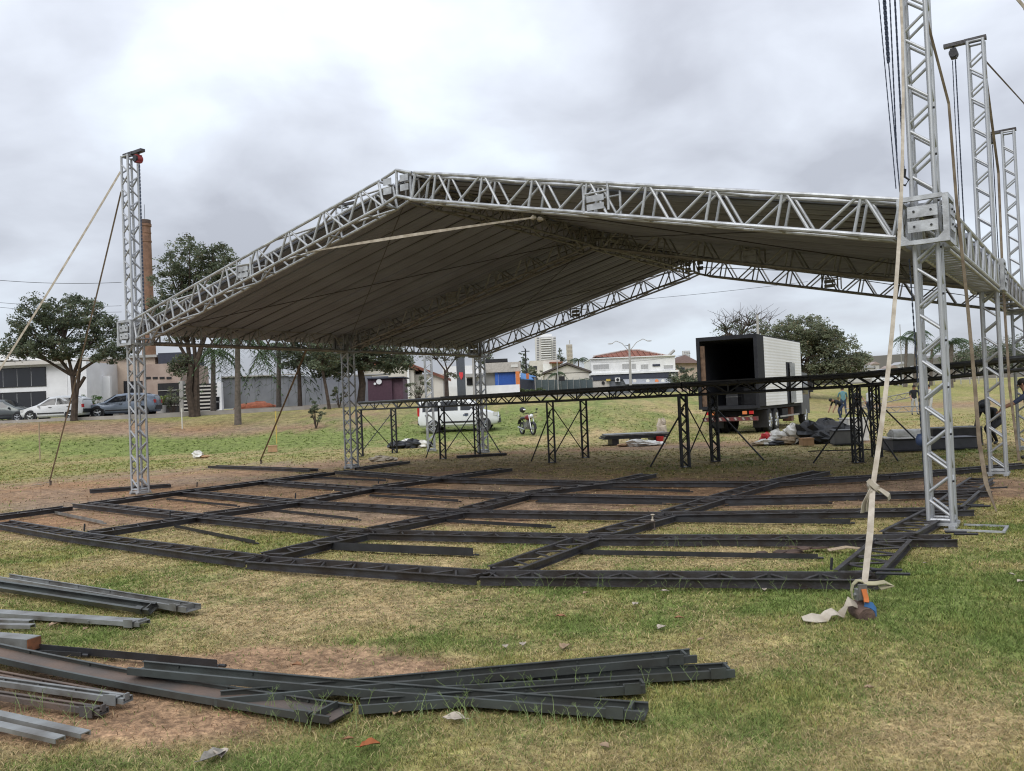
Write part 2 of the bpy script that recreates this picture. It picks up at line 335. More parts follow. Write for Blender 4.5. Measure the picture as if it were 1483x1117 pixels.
def blades(name, n, y0, y1, label, seed, hscale=1.0):
    rs = np.random.RandomState(seed)
    y = y0 * (y1 / y0) ** rs.rand(n); x = (rs.rand(n) * 2 - 1) * (y * .66 + 1.0)
    # cluster into tufts
    k = n // 9; tx = x[:k]; ty = y[:k]; ti = rs.randint(0, k, n); m = rs.rand(n) < .75
    x = np.where(m, tx[ti] + rs.randn(n) * .022, x); y = np.where(m, ty[ti] + rs.randn(n) * .022, y)
    l, d, s = weights(x, y)
    keep = rs.rand(n) > s * .93
    x, y, l, d, s = x[keep], y[keep], l[keep], d[keep], s[keep]; n = len(x)
    z = terr(x, y) + (fbm(x * 1.4, y * 1.4, 4) - .5) * .05 - .02
    far = np.clip(y / 5, .8, 6)
    h = (.018 + .026 * rs.rand(n) + l * .028 * rs.rand(n)) * hscale * (1 - .3 * d); wd = (.0016 + .0016 * rs.rand(n)) * far
    th = rs.rand(n) * 6.283; ph = rs.rand(n) * 6.283; lean = (.25 + .9 * rs.rand(n) + d * .8) * h
    ax, ay = np.cos(th) * wd, np.sin(th) * wd; lx, ly = np.cos(ph) * lean, np.sin(ph) * lean
    P = np.empty((n, 5, 3))
    P[:, 0] = np.stack([x - ax, y - ay, z], -1); P[:, 1] = np.stack([x + ax, y + ay, z], -1)
    P[:, 2] = np.stack([x + ax * .8 + lx * .4, y + ay * .8 + ly * .4, z + h * .65], -1); P[:, 3] = np.stack([x - ax * .8 + lx * .4, y - ay * .8 + ly * .4, z + h * .65], -1)
    P[:, 4] = np.stack([x + lx, y + ly, z + h * (1 - .35 * rs.rand(n))], -1)
    b = np.arange(n)[:, None] * 5
    loops = np.concatenate([b + np.array([0, 1, 2, 3]), b + np.array([3, 2, 4])], 1).ravel()
    me = bpy.data.meshes.new(name); me.vertices.add(n * 5); me.vertices.foreach_set('co', P.ravel())
    me.loops.add(len(loops)); me.loops.foreach_set('vertex_index', loops); me.polygons.add(2 * n)
    st = (np.arange(n)[:, None] * 7 + np.array([0, 4])).ravel(); me.polygons.foreach_set('loop_start', st); me.polygons.foreach_set('loop_total', np.tile([4, 3], n)); me.update()
    c = gcol(x, y); pick = rs.rand(n)
    straw = np.array((.46, .365, .20)); green = np.array((.175, .235, .065))
    pd = np.clip(.12 + .55 * d - .5 * l, 0, .9); pg = np.clip(.15 + .75 * l, 0, .9)
    c = np.where((pick < pd)[:, None], straw, np.where((pick > 1 - pg)[:, None], green, c * 1.15)); c = c * (.45 + 1.05 * rs.rand(n))[:, None]
    cc = np.repeat(np.concatenate([c, np.ones((n, 1))], 1)[:, None], 5, 1)
    ca = me.color_attributes.new('blade', 'FLOAT_COLOR', 'POINT'); ca.data.foreach_set('color', cc.ravel())
    me.materials.append(MATS.get('grass_blade') or attr_mat('grass_blade', 'blade', .8, trans=.3))
    return link(name, me, label=label, cat='grass', kind='stuff')
blades('grass', 620000, 3.0, 17.0, 'short patchy green and straw coloured grass of the lawn', 3)

blades('grass', 150000, 17.0, 50.0, 'sparse tufty grass of the field beyond the floor frame', 9, 1.35)

# taller seed-head sprigs growing beside the loose steel
def sprigs(name, spots, label):
    rs = np.random.RandomState(12); mb = MB()
    for (x0, y0, x1, y1, n) in spots:
        for i in range(n):
            t = rs.rand(); x = x0 + (x1 - x0) * t + rs.randn() * .05; y = y0 + (y1 - y0) * t + rs.randn() * .04; h = rs.uniform(.035, .14)
            lx, ly = rs.randn(2) * .05; z = T(x, y) - .02
            p = [Vector((x, y, z)), Vector((x + lx * .4, y + ly * .4, z + h * .6)), Vector((x + lx, y + ly, z + h))]
            mb.ribbon(p, [.003, .0026, .0015], .0008, Vector((1, rs.randn() * .5, 0)))
            for k in range(3):
                a = rs.rand() * 6.28; q = p[2] + Vector((math.cos(a) * .025, math.sin(a) * .025, .022)); mb.ribbon([p[2], q], [.002, .001], .0008, Vector((.3, 1, .2)))
    m = mat('sprig', (.20, .26, .10), .8, 0, c2=(.13, .19, .05), scale=3)
    return mb.build(name, m, label=label, cat='grass', kind='stuff')
sprigs('grass_sprigs', [(-1.6, 4.85, .6, 4.35, 85), (-.4, 4.95, 1.0, 4.9, 50), (-1.4, 4.65, -.9, 4.5, 20), (-.3, 7.8, 2.9, 7.0, 60), (-2.9, 5.0, -2.3, 4.7, 25), (.3, 9.9, 4.2, 8.7, 40)], 'thin seed-head grass sprigs standing up around the loose steel channels')

# ------------------------------------------------------------------ street, pavement
def strip(name, pts, wd, dz, m, th=.1, kind='structure'):
    mb = MB(); L = []; Rr = []
    for i, p in enumerate(pts):
        a = Vector(pts[max(i - 1, 0)]); b = Vector(pts[min(i + 1, len(pts) - 1)]); d = (b - a).normalized(); n_ = Vector((-d.y, d.x))
        for s_, A in ((-.5, L), (.5, Rr)):
            q = Vector(p) + n_ * (wd * s_); A.append(q)
    vs = []
    for l, r in zip(L, Rr):
        z = max(T(l.x, l.y), T(r.x, r.y)) + dz
        vs += [(l.x, l.y, z), (r.x, r.y, z), (l.x, l.y, z - .6), (r.x, r.y, z - .6)]
    fs = []
    for i in range(len(pts) - 1):
        b = i * 4; fs += [(b, b + 4, b + 5, b + 1), (b + 1, b + 5, b + 7, b + 3), (b, b + 2, b + 6, b + 4)]
    mb.add(vs, fs); return mb.build(name, m, kind=kind)
ASPH = mat('asphalt', (.12, .12, .125), .9, 0, c2=(.085, .085, .09), scale=3, bump=.3, bscale=60)
PAVE = mat('pavement_concrete', (.40, .37, .34), .9, 0, c2=(.31, .28, .26), scale=1.5, bump=.2)
def densify(p, n=8):
    o = []
    for a, b in zip(p[:-1], p[1:]):
        for i in range(n): o.append((a[0] + (b[0] - a[0]) * i / n, a[1] + (b[1] - a[1]) * i / n))
    return o + [p[-1]]
strip('road', densify([(-80, 53.5), (-40, 54), (-24, 56.5), (-13, 64), (0, 84), (10, 110), (16, 150)]), 6.5, .03, ASPH)
strip('pavement', densify([(-80, 48.9), (-40, 49.4), (-23, 51.7), (-9.8, 60.6), (4.3, 82.5), (14.5, 109.5)]), 1.4, .14, PAVE)
strip('pavement', densify([(-80, 58.4), (-40, 58.9), (-25.3, 61.0), (-15.8, 67.7), (-4.2, 86), (5.5, 110.5)]), 2.0, .14, PAVE)

# ------------------------------------------------------------------ stage roof
YAW = -.601; ORI = Vector((-8.354, 19.23, 0)); RW, D_1, D_2, ZE, ZR = 16.13, 6.545, 12.855, 3.57, 5.43
SL = (ZR - ZE) / (RW / 2)
def R2W(x, y, z): return ORI + Vector((math.cos(YAW) * x - math.sin(YAW) * y, math.sin(YAW) * x + math.cos(YAW) * y, z))
roof = thing('stage_roof', 'low gabled stage roof of grey aluminium trusses and pale ribbed sheets, half hoisted', 'stage roof', ORI, YAW)
LACE = MB()
def box_truss(parent, name, A, B, up, side, h, wd, cr, br, period, own, m=ALU, cross=True):
    A, B, up, side = Vector(A), Vector(B), Vector(up), Vector(side); ax = (B - A); L = ax.length; ax.normalize()
    mb = MB(); c = lambda t, u_, s_: A + ax * t + up * (u_ * h / 2) + side * (s_ * wd / 2)
    for u_ in (-1, 1):
        for s_ in (-1, 1): mb.tube(c(0, u_, s_), c(L, u_, s_), cr, n=8)
    for t in (cr, L - cr):
        for s_ in (-1, 1): mb.tube(c(t, -1, s_), c(t, 1, s_), cr * .85, n=6)
        for u_ in (-1, 1): mb.tube(c(t, u_, -1), c(t, u_, 1), cr * .85, n=6)
    part = mb.build(name, m, parent, True)
    n = max(1, round(L / period)); P = L / n; segs = []
    for s_ in (-1, 1):
        for k in range(n):
            a, b_, d = c(k * P + .06, -1, s_), c((k + .5) * P - .05, 1, s_), c((k + 1) * P - .06, -1, s_)
            segs += [(a, b_), (c((k + .5) * P + .05, 1, s_), d), (c((k + .5) * P, 1, s_), c((k + .5) * P, -1, s_))]
    if cross:
        for u_ in (-1, 1):
            for k in range(n):
                s0 = 1 if k % 2 else -1
                segs += [(c(k * P + .05, u_, -s0), c((k + 1) * P - .05, u_, s0)), (c((k + .5) * P, u_, -1), c((k + .5) * P, u_, 1))] if u_ < 0 else [(c(k * P + .05, u_, -s0), c((k + 1) * P - .05, u_, s0))]
    for p, q in segs:
        if own: rod('brace', p, q, br, m, part)
        else: LACE.tube(p, q, br, n=5, cap=False)
    return part
def gable(y, own, m):
    for sgn in (1, -1):
        x0 = .26 if sgn > 0 else RW - .26; xm = RW / 2 - sgn * .34
        zA = ZE + .26 * SL; zB = ZR - .34 * SL
        d = Vector((xm - x0, 0, zB - zA)).normalized(); up = Vector((-d.z * (1 if d.x > 0 else -1), 0, abs(d.x)))
        box_truss(roof, 'rafter_truss', (x0, y, zA), (xm, y, zB), up, (0, 1, 0), .44, .36, .029, .021, .92, own, m)
    # ridge joint: bent chords, posts and cover plates
    mb = MB(); px, pz = RW / 2, ZR + .02
    for s_ in (-.18, .18):
        for u_ in (-.22, .22):
            for sgn in (-1, 1): mb.tube((px + sgn * (.34 - u_ * SL * .0), y + s_, ZR - .34 * SL + u_), (px, y + s_, pz + u_ + .01), .027)
        mb.tube((px, y + s_, pz - .22), (px, y + s_, pz + .22), .024)
    for u_ in (-.22, .22): mb.tube((px, y - .18, pz + u_), (px, y + .18, pz + u_), .022)
    j = mb.build('ridge_joint', m, roof, True)
    for sgn in (-1, 1):
        for zz in (.06, -.10):
            b = MB(); b.box(px + sgn * .19 - .09, px + sgn * .19 + .09, y - .215, y - .203, pz + zz - .055, pz + zz + .055); b.build('plate', m, j)
    # bolted splice boxes half way up each slope
    for x in (RW * .25, RW * .735):
        z = ZR - abs(x - RW / 2) * SL; b = MB()
        for sx in (-.2, .2):
            for s_ in (-.19, .19): b.tube((x + sx, y + s_, z - .2), (x + sx, y + s_, z + .2), .02)
        for s_ in (-.19, .19): b.tube((x - .2, y + s_, z + .08), (x + .2, y + s_, z + .08), .016)
        bx_ = b.build('splice_box', m, roof, True)
        for zz in (.0, -.12):
            b = MB(); b.box(x - .14, x + .14, y - .215, y - .205, z + zz - .05, z + zz + .04); b.build('plate', m, bx_)
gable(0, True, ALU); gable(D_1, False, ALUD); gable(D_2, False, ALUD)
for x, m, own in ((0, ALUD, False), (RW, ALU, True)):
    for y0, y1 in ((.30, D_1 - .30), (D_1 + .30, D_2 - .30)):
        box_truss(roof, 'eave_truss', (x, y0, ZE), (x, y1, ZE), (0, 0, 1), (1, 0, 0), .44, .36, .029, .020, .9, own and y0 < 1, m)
# rungs under the near right eave truss
lad = MB(); lad.tube((RW - .18, .3, ZE - .3), (RW - .18, D_1 - .3, ZE - .3), .02); lad.tube((RW + .18, .3, ZE - .3), (RW + .18, D_1 - .3, ZE - .3), .02)
lad = lad.build('cable_ladder', ALU, roof, True)
for k in range(24): rod('rung', (RW - .18, .42 + k * .235, ZE - .3), (RW + .18, .42 + k * .235, ZE - .3), .015, ALU, lad)
# ridge beam between the gables
for y0, y1 in ((.2, D_1 - .2), (D_1 + .2, D_2 - .2)):
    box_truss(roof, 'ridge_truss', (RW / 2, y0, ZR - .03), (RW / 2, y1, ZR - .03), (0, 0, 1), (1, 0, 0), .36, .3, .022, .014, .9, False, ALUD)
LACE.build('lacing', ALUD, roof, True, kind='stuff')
# sleeve blocks round the six towers
for x in (0, RW):
    for y in (0, D_1, D_2):
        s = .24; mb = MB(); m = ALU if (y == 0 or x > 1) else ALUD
        for a in (-s, s):
            for b in (-s, s):
                mb.box(x + a - .03, x + a + .03, y + b - .03, y + b + .03, ZE - .27, ZE + .27)
        for zz in (ZE - .255, ZE + .255):
            for a in (-s, s):
                mb.box(x + a - .028, x + a + .028, y - s + .03, y + s - .03, zz - .026, zz + .026)
                mb.box(x - s + .03, x + s - .03, y + a - .028, y + a + .028, zz - .026, zz + .026)
        blk = mb.build('sleeve_block', m, roof)
        for nrm, ln in (((0, -1), 0), ((-1 if x < 1 else 1, 0), 1)):
            for zz in (.10, -.07):
                b = MB(); o_ = s + .036
                if ln == 0: b.box(x - .16, x + .16, y - o_, y - o_ + .012, ZE + zz - .07, ZE + zz + .06)
                else: b.box(x + nrm[0] * o_ - .006, x + nrm[0] * o_ + .006, y - .16, y + .16, ZE + zz - .07, ZE + zz + .06)
                b.build('plate', m, blk)
            for q in (-.09, .09):
                for zz in (.1, -.075):
                    p = Vector((x + q, y - s - .036, ZE + zz)) if ln == 0 else Vector((x + nrm[0] * (s + .042), y + q, ZE + zz))
                    d = Vector((0, -.014, 0)) if ln == 0 else Vector((nrm[0] * .014, 0, 0))
                    rod('bolt', p, p + d, .014, BLK, blk, 6)
        b = MB()
        for a in (-1, 1):
            b.prism([(x + a * (s + .032), y - s - .034, ZE - .28), (x + a * (s - .14), y - s - .034, ZE - .28), (x + a * (s + .032), y - s - .034, ZE - .1)], (0, -.008, 0))
        b.build('gusset', m, blk)
# ribbed roof sheets, eave to ridge
pn = 25; y_a, y_b = .22, D_2 - .22; pw = (y_b - y_a) / pn
for sgn in (1, -1):
    for k in range(pn):
        ya = y_a + k * pw; prof = [(0, .0), (.015, .06), (.05, .06), (.065, 0)] + [(.07 + (pw - .07) * f, (.007 if (i % 3 == 1) else -.003)) for i, f in enumerate((.16, .2, .24, .46, .5, .54, .76, .8, .84), 0)] + [(pw + .012, -.004)]
        mb = MB(); ns = 7; dzk = rnd.uniform(-.012, .012); vs = []; fs = []
        for j in range(ns + 1):
            t = j / ns; x0_ = -.6 if sgn > 0 else -.12; x = x0_ + (RW / 2 - .03 - x0_) * t; zc = ZE + .2 + x * SL + dzk - .03 * math.sin(math.pi * t) + rnd.uniform(-.004, .004)
            xx = x if sgn > 0 else RW - x
            for (py_, dz) in prof: vs.append((xx, ya + py_, zc + dz - .05 * math.sin(math.pi * min(1, max(0, py_ / pw))) * (.6 + .4 * math.sin(math.pi * t))))
        np_ = len(prof)
        for j in range(ns):
            for i in range(np_ - 1): fs.append((j * np_ + i, j * np_ + i + 1, (j + 1) * np_ + i + 1, (j + 1) * np_ + i))
        b = len(vs); vs += [(v[0], v[1], v[2] + .003) for v in vs]; fs += [tuple(b + i for i in f[::-1]) for f in fs]
        mb.add(vs, fs); pnl = mb.build('roof_panel', SHEET, roof)
        xa_, xb_ = (-.6, RW / 2 - .05) if sgn > 0 else (RW + .12, RW / 2 + .05); rod('seam_shade_rod', (xa_, ya + .03, ZE + .2 + (xa_ if sgn > 0 else RW - xa_) * SL - .02), (xb_, ya + .03, ZE + .2 + (xb_ if sgn > 0 else RW - xb_) * SL - .02), .008, mat('seam_shade', (.10, .09, .085), .8), pnl, 5)  # added dark rod, its colour paints the shade line along each sheet seam
mb = MB(); mb.prism([(RW / 2 - .3, y_a, ZR + .16), (RW / 2, y_a, ZR + .25), (RW / 2 + .3, y_a, ZR + .16), (RW / 2, y_a, ZR + .235)], (0, y_b - y_a, 0)); mb.build('ridge_cap', SHEET, roof)
# dark bracing cables under the sheets
def under(x, y, d=.0): return Vector((x, y, ZR - abs(x - RW / 2) * SL - .02 - d))
for ya, yb in ((.3, D_1 - .2), (D_1 + .2, D_2 - .3)):
    for xa, xb in ((.3, RW / 2 - .2), (RW - .3, RW / 2 + .2)):
        rod('brace_cable', under(xa, ya), under(xb, yb), .010, BLKR, roof, 6); rod('brace_cable', under(xa, yb), under(xb, ya, .03), .010, BLKR, roof, 6)

# ------------------------------------------------------------------ towers
def tower(label, loc, rz, H, m=ALU, hw=.122, base_frame=0):
    t = thing('truss_tower', label, 'tower', loc, rz, 'aluminium lattice towers')
    for a in (-1, 1):
        for b in (-1, 1):
            c = rod('chord', (a * hw, b * hw, .05), (a * hw, b * hw, H), .0275, m, t, 10)
    b = MB()
    for a in (-hw, hw):
        b.box(a - .035, a + .035, -hw - .05, hw + .05, .0, .035)
        b.box(-hw - .05, hw + .05, a - .03, a + .03, .036, .07)
    b.build('base_plate', m, t)
    for z in (H - .02, .1):
        b = MB()
        for a in (-hw, hw): b.tube((a, -hw, z), (a, hw, z), .02); b.tube((-hw, a, z), (hw, a, z), .02)
        b.build('end_ring', m, t, True)
    st = .27; n = int((H - .2) / st)
    for k in range(n):
        z0 = .14 + k * st; z1 = z0 + st - .075; f = 1 if k % 2 else -1
        for fx in (-1, 1):
            rod('brace', (-hw * f, fx * hw, z0), (hw * f, fx * hw, z1), .0185, m, t)
            rod('brace', (fx * hw, -hw * f * fx, z0), (fx * hw, hw * f * fx, z1), .0185, m, t)
    if base_frame:
        b = MB(); x0, x1, y0, y1 = .2, .66, -.26, .22
        b.box(x0, x1, y0, y0 + .03, .0, .02); b.box(x0, x1, y1 - .03, y1, .0, .02); b.box(x1 - .03, x1, y0 + .03, y1 - .03, .0, .02); b.box(x0 - .15, x0, y0, y0 + .03, .0, .02)
        b.build('base_frame', m, t)
        for k in range(9): rod('bolt', (hw + .02, -hw, .55 + k * .54), (hw + .045, -hw, .55 + k * .54), .014, BLK, t, 6)
    return t
def head(t, H, hw=.135, reach=-1):
    b = MB(); b.box(-hw - .04, hw + .04, -.06, .06, H + .002, H + .07); b.box(*sorted((reach * .52, reach * (hw + .04))), -.055, .055, H + .004, H + .068); b.build('head_beam', BLKR, t)
TW = {}
for key, lab, x, y, H, rc in (('FL', 'leftmost silver lattice tower, with a red hoist at its top', 0, 0, 7.55, 1), ('ML', 'silver lattice tower at the middle of the left eave', 0, D_1, 7.5, 1), ('RL', 'silver lattice tower at the far end of the left eave', 0, D_2, 7.5, 1),
                              ('FR', 'nearest and biggest silver lattice tower, running out of the top of the picture', RW, 0, 7.9, -1), ('MR', 'second silver lattice tower along the right eave, black hoist on top', RW, D_1, 7.85, -1), ('RR', 'rearmost silver lattice tower of the right eave, cut by the picture edge', RW, D_2, 7.7, -1)):
    p = R2W(x, y, 0); p.z = T(p.x, p.y); TW[key] = tower(lab, p, YAW, H, ALU, base_frame=(key == 'FR')); head(TW[key], H, reach=rc)
p = Vector((-3.1, 32.2, 0)); p.z = T(p.x, p.y)
tower('freestanding silver lattice tower behind the roof, in front of the white van', p, .25, 4.2)

# ------------------------------------------------------------------ chain hoists and chains
def chain(mb, p, q, r=.011, step=.04, sag=0.0):
    p, q = Vector(p), Vector(q); L = (q - p).length; n = int(L / step); d = (q - p).normalized(); a = d.orthogonal().normalized(); b = d.cross(a)
    for i in range(n):
        c0 = p + d * (L * i / n); c1 = p + d * (L * (i + 1.15) / n); s_ = a if i % 2 else b; o_ = b if i % 2 else a
        vs = []
        for c in (c0, c1):
            for x, y in ((-1, -.35), (1, -.35), (1, .35), (-1, .35)): vs.append(c + s_ * (x * r) + o_ * (y * r))
        mb.add(vs, [(3, 2, 1, 0), (4, 5, 6, 7), (0, 1, 5, 4), (1, 2, 6, 5), (2, 3, 7, 6), (3, 0, 4, 7)])
CHN = mat('chain_steel', (.05, .06, .085), .45, .6, var=.2)
def hoist(label, key, H, reach, body, hookz):
    p = R2W(*{'FL': (0, 0, 0), 'FR': (RW, 0, 0), 'MR': (RW, D_1, 0), 'RR': (RW, D_2, 0)}[key]); t = thing('chain_hoist', label, 'hoist', p, YAW, 'chain hoists at the tower heads')
    x = reach * (.36 if key != 'FR' else .2); yo = -.22 if key == 'FR' else 0; b = MB(); b.tube((x, yo - .06, H - .14), (x, yo + .06, H - .14), .075, n=14); b.box(x - .05, x + .05, yo - .09, yo + .05, H - .22, H - .05); b.build('housing', body, t, True); b = MB(); b.tube((x, yo - .11, H - .14), (x, yo - .072, H - .14), .075, n=12); b.build('chain_wheel', BLK, t, True)
    b = MB(); b.tube((x, yo, H - .05), (x, yo * .3, H + .01), .02); b.build('hook', BLK, t, True)
    b = MB(); chain(b, (x + .02, yo, H - .24), (x + .02, yo, hookz)); b.build('chain', CHN, t); b = MB(); chain(b, (x - .03, yo + .02, H - .24), (x - .05, yo + .02, hookz + .1), .008); b.build('hand_chain', CHN, t)
    b = MB(); b.tube((x + .02, yo, hookz), (x + .02, yo, hookz - .09), .03, .018, 8); b.path([(x + .02, yo, hookz - .08), (x + .07, yo, hookz - .13), (x + .03, yo, hookz - .19), (x - .03, yo, hookz - .16)], .013); b.build('bottom_hook', BLK, t, True)
    return t, x
hoist('red chain hoist at the head of the leftmost tower', 'FL', 7.55, 1, mat('dull_red_enamel', (.26, .03, .03), .5), ZE + .5)
hoist('black chain hoist with long chains on the second right tower', 'MR', 7.85, -1, BLK, ZE + .5)
hoist('small black chain hoist on the rearmost right tower', 'RR', 7.7, -1, BLK, ZE + .5)
t, x = hoist('chain hoist above the picture whose dark chain hooks the nearest sleeve block', 'FR', 7.9, -1, BLK, ZE + .62)
b = MB(); chain(b, (x - .10, -.3, 7.6), (x - .07, -.3, 5.45), .02, .03); b.build('chain_bundle', CHN, t); b = MB(); chain(b, (x - .07, -.3, 5.45), (x - .02, -.3, ZE + .35), .007); b.build('hand_chain', CHN, t); b = MB(); chain(b, (x - .19, -.3, 7.6), (x - .06, -.3, ZE + .4), .006); b.build('hand_chain', CHN, t)
# chain that hangs under the roof beside the nearest tower with its blue hook block
p = R2W(RW - .2, .42, 0)
p = at(1322, 475, 10.9); t = thing('hanging_chain', 'dark chain hanging under the roof beside the nearest tower, blue block on it', 'chain', (p.x, p.y, 0))
b = MB(); chain(b, (0, 0, ZE - .3), (.04, 0, 1.06), .009); b.build('upper_chain', CHN, t); b = MB(); chain(b, (.04, 0, .88), (.10, .1, .02), .009); b.build('lower_chain', CHN, t)
b = MB(); b.ell((.045, 0, .97), (.085, .07, .09), 10, 7); b.box(.02, .07, -.075, .075, .9, 1.05); b.build('hook_block', mat('navy_enamel', (.03, .05, .11), .5), t, True)

# ------------------------------------------------------------------ guy straps
def sagged(p, q, sag, n=14):
    p, q = Vector(p), Vector(q); return [p.lerp(q, i / n) + Vector((0, 0, -sag * 4 * (i / n) * (1 - i / n))) for i in range(n + 1)]
def stake(t, m=RUST):
    b = MB(); b.tube((0, 0, -.2), (.03, 0, .11), .028, n=10); b.tube((.03, 0, .11), (.031, 0, .12), .05, n=10); b.build('stake', m, t, True)
def guy(label, top, foot, wd=.05, m=STRAP, sag=.05, side=(1, 0, .2), loose=True, name='guy_strap', st=True):
    foot = Vector(foot); t = thing(name, label, 'strap', foot, 0, 'guy straps of the roof towers')
    pts = [p - foot for p in sagged(top, foot + Vector((0, 0, .1)), sag)]
    b = MB(); b.ribbon(pts, wd, .006, Vector(side)); b.build('webbing', m, t)
    if st: stake(t)
    if loose:
        b = MB(); q = [Vector((.02, 0, .08)), Vector((-.1, -.03, .07)), Vector((-.2, -.06, .025)), Vector((-.32, -.02, .05)), Vector((-.45, -.05, .02))]
        b.ribbon(q, .05, .006, Vector((0, 1, .3))); b.build('loose_end', m, t)
    return t
fl = R2W(0, 0, 7.1); g0 = gnd(72, 703)
guy('brown guy strap from the left tower down to a stake in the bare soil', R2W(-.14, -.14, 6.75), g0, .034, STRAPD, .1)
guy('cream guy strap running from the left tower out of the left picture edge', R2W(-.14, -.14, 7.2), gnd(-125, 733), .045, STRAP, .12)
guy('dark guy strap behind the left eave, staked beside a loose black beam', R2W(.1, 4.9, ZE - .25), gnd(377, 672), .05, STRAPD, .02, loose=False)
# the big foreground strap with knot, ratchet and bound stake
ft = gnd(1248, 893); ft.z = 0
t = thing('guy_strap', 'cream knotted guy strap with ratchet and orange and blue rag in the foreground grass', 'strap', ft, 0, 'guy straps of the roof towers')
topp = R2W(RW - .13, -.13, 6.9)
k1 = at(1264, 705, 7.25); k2 = at(1252, 845, 6.5)
up_pts = [topp.lerp(k1, i / 16) + Vector((0, 0, -.22 * 4 * (i / 16) * (1 - i / 16))) + Vector((.13 * 4 * (i / 16) * (1 - i / 16), 0, 0)) for i in range(17)]
b = MB(); b.ribbon([p - ft for p in up_pts], [.024 + .0011 * i for i in range(17)], .006, Vector((1, 0, .1))); b.build('webbing', STRAP, t)
b = MB(); b.ribbon([k1 - ft, k1.lerp(k2, .5) - ft + Vector((.01, 0, 0)), k2 - ft], [.042, .05, .044], .008, Vector((1, 0, .05))); b.build('doubled_webbing', STRAP, t)
rg = random.Random(4); b = MB(); b.ell(k1 - ft, (.05, .045, .045), 10, 7, .25, rg)
for dx_, dz_, w_ in ((-.11, -.21, .07), (-.07, -.2, .05), (.12, -.11, .05)): b.ribbon([k1 - ft, k1 - ft + Vector((dx_ * .35, -.05, dz_ * .2)), k1 - ft + Vector((dx_ * .9, -.05, dz_ * .65)), k1 - ft + Vector((dx_, -.03, dz_))], [.03, w_, w_, w_ * .7], .006, Vector((1, .6, .2)))
b.ribbon([k1 - ft + Vector((-.05, -.03, .06)), k1 - ft + Vector((0, -.05, .0)), k1 - ft + Vector((.05, -.03, -.04))], .04, .01, Vector((.3, 0, 1))); b.build('knot', STRAP, t, True)
k2l = k2 - ft
b = MB(); b.ribbon([k2l + Vector((math.cos(a) * .06 - .05, -.02, math.sin(a) * .09 - .06)) for a in [i * .6 for i in range(10)]], .05, .007, Vector((.2, 1, .1))); b.ribbon([k2l + Vector(q) for q in ((0, 0, 0), (.07, -.02, .0), (.14, -.03, .01), (.2, -.03, -.015), (.1, -.03, -.035))], .045, .007, Vector((0, 1, .4))); b.build('tied_loops', mat('olive_webbing', (.33, .30, .19), .85, 0, var=.2), t)
b = MB(); b.box(-.035, .035, -.03, .03, .12, .2); b.tube((-.05, 0, .16), (.05, 0, .16), .014); b.box(-.03, .03, -.05, -.03, .13, .24); b.build('ratchet', GRY, t)
b = MB(); b.ribbon([Vector(q) for q in ((.0, -.06, .21), (.005, -.085, .15), (.0, -.1, .125))], .035, .012, Vector((1, 0, 0))); b.build('orange_rag', ORGC, t)
b = MB(); b.ribbon([Vector(q) for q in ((.0, -.07, .11), (.045, -.07, .095), (.075, -.06, .06), (.07, -.05, .02))], .045, .012, Vector((0, .2, 1))); b.build('blue_rag', BLUP, t)
b = MB(); b.tube((.0, -.1, .02), (-.01, .08, .045), .062, n=14); b.tube((.0, -.106, .019), (.0, -.1, .02), .035, n=12); b.tube((-.01, .0, -.2), (0, 0, .12), .025); b.build('stake', mat('rusty_log', (.16, .105, .08), .95, 0, c2=(.09, .06, .05), scale=14, bump=.5), t, True)
b = MB(); b.ribbon([Vector(q) for q in ((0, .0, .06), (-.09, -.03, .12), (-.13, -.05, .09), (-.17, -.05, .03), (-.22, -.06, .06), (-.27, -.07, .05), (-.30, -.08, .02), (-.38, -.1, .03), (-.46, -.09, .025))], [.06, .08, .09, .08, .09, .08, .09, .1, .06], .006, [Vector((.2, 1, .3)), Vector((.5, .8, .4)), Vector((.6, .7, .5)), Vector((.1, 1, .4)), Vector((.4, 1, .2)), Vector((.3, 1, .5)), Vector((0, 1, .4)), Vector((0, 1, .5)), Vector((0, 1, .2))]); b.build('loose_end', STRAP, t)
# straps on the right
frt = R2W(RW + .14, -.1, 7.0)
def hang(label, pts, wd, m, side):
    t = thing('guy_strap', label, 'strap', (pts[-1].x, pts[-1].y, T(pts[-1].x, pts[-1].y)), 0, 'guy straps of the roof towers'); o_ = Vector(t.location)
    b = MB(); b.ribbon([p - o_ for p in pts], wd, .006, Vector(side)); b.build('webbing', m, t); return t
hang('brown strap hanging slack right of the nearest tower, its end bent on the ground', [R2W(RW + .125, -.125, 5.95), at(1374, 150, 10.45), at(1386, 300, 10.6), at(1401, 440, 10.7), at(1412, 560, 10.7), at(1418, 640, 10.6), at(1428, 700, 10.5), at(1443, 741, 10.35)], [.03, .032, .038, .042, .046, .05, .055, .015], STRAPD, (1, 0, .15))
mt = R2W(RW + .1, D_1, 7.3)
hang('brown guy strap falling beside the second right tower', [R2W(RW + .125, D_1 - .125, 7.4), at(1446, 250, 16.7), at(1452, 400, 16.6), at(1462, 560, 16.2), at(1476, 668, 16.0)], .05, STRAPD, (1, 0, .1))
hang('tan guy strap from the second right tower head to beyond the right edge', [R2W(RW + .125, D_1 + .1, 7.5), at(1483, 150, 17.6), at(1620, 380, 18.5), at(1800, 640, 19)], .045, STRAPD, (0, 1, .3))
hang('strap crossing the upper right picture corner', [R2W(RW + .125, .1, 7.6), at(1483, 10, 10.6), at(1600, 250, 11), at(1760, 700, 11.5)], .05, STRAP, (1, .3, .1))
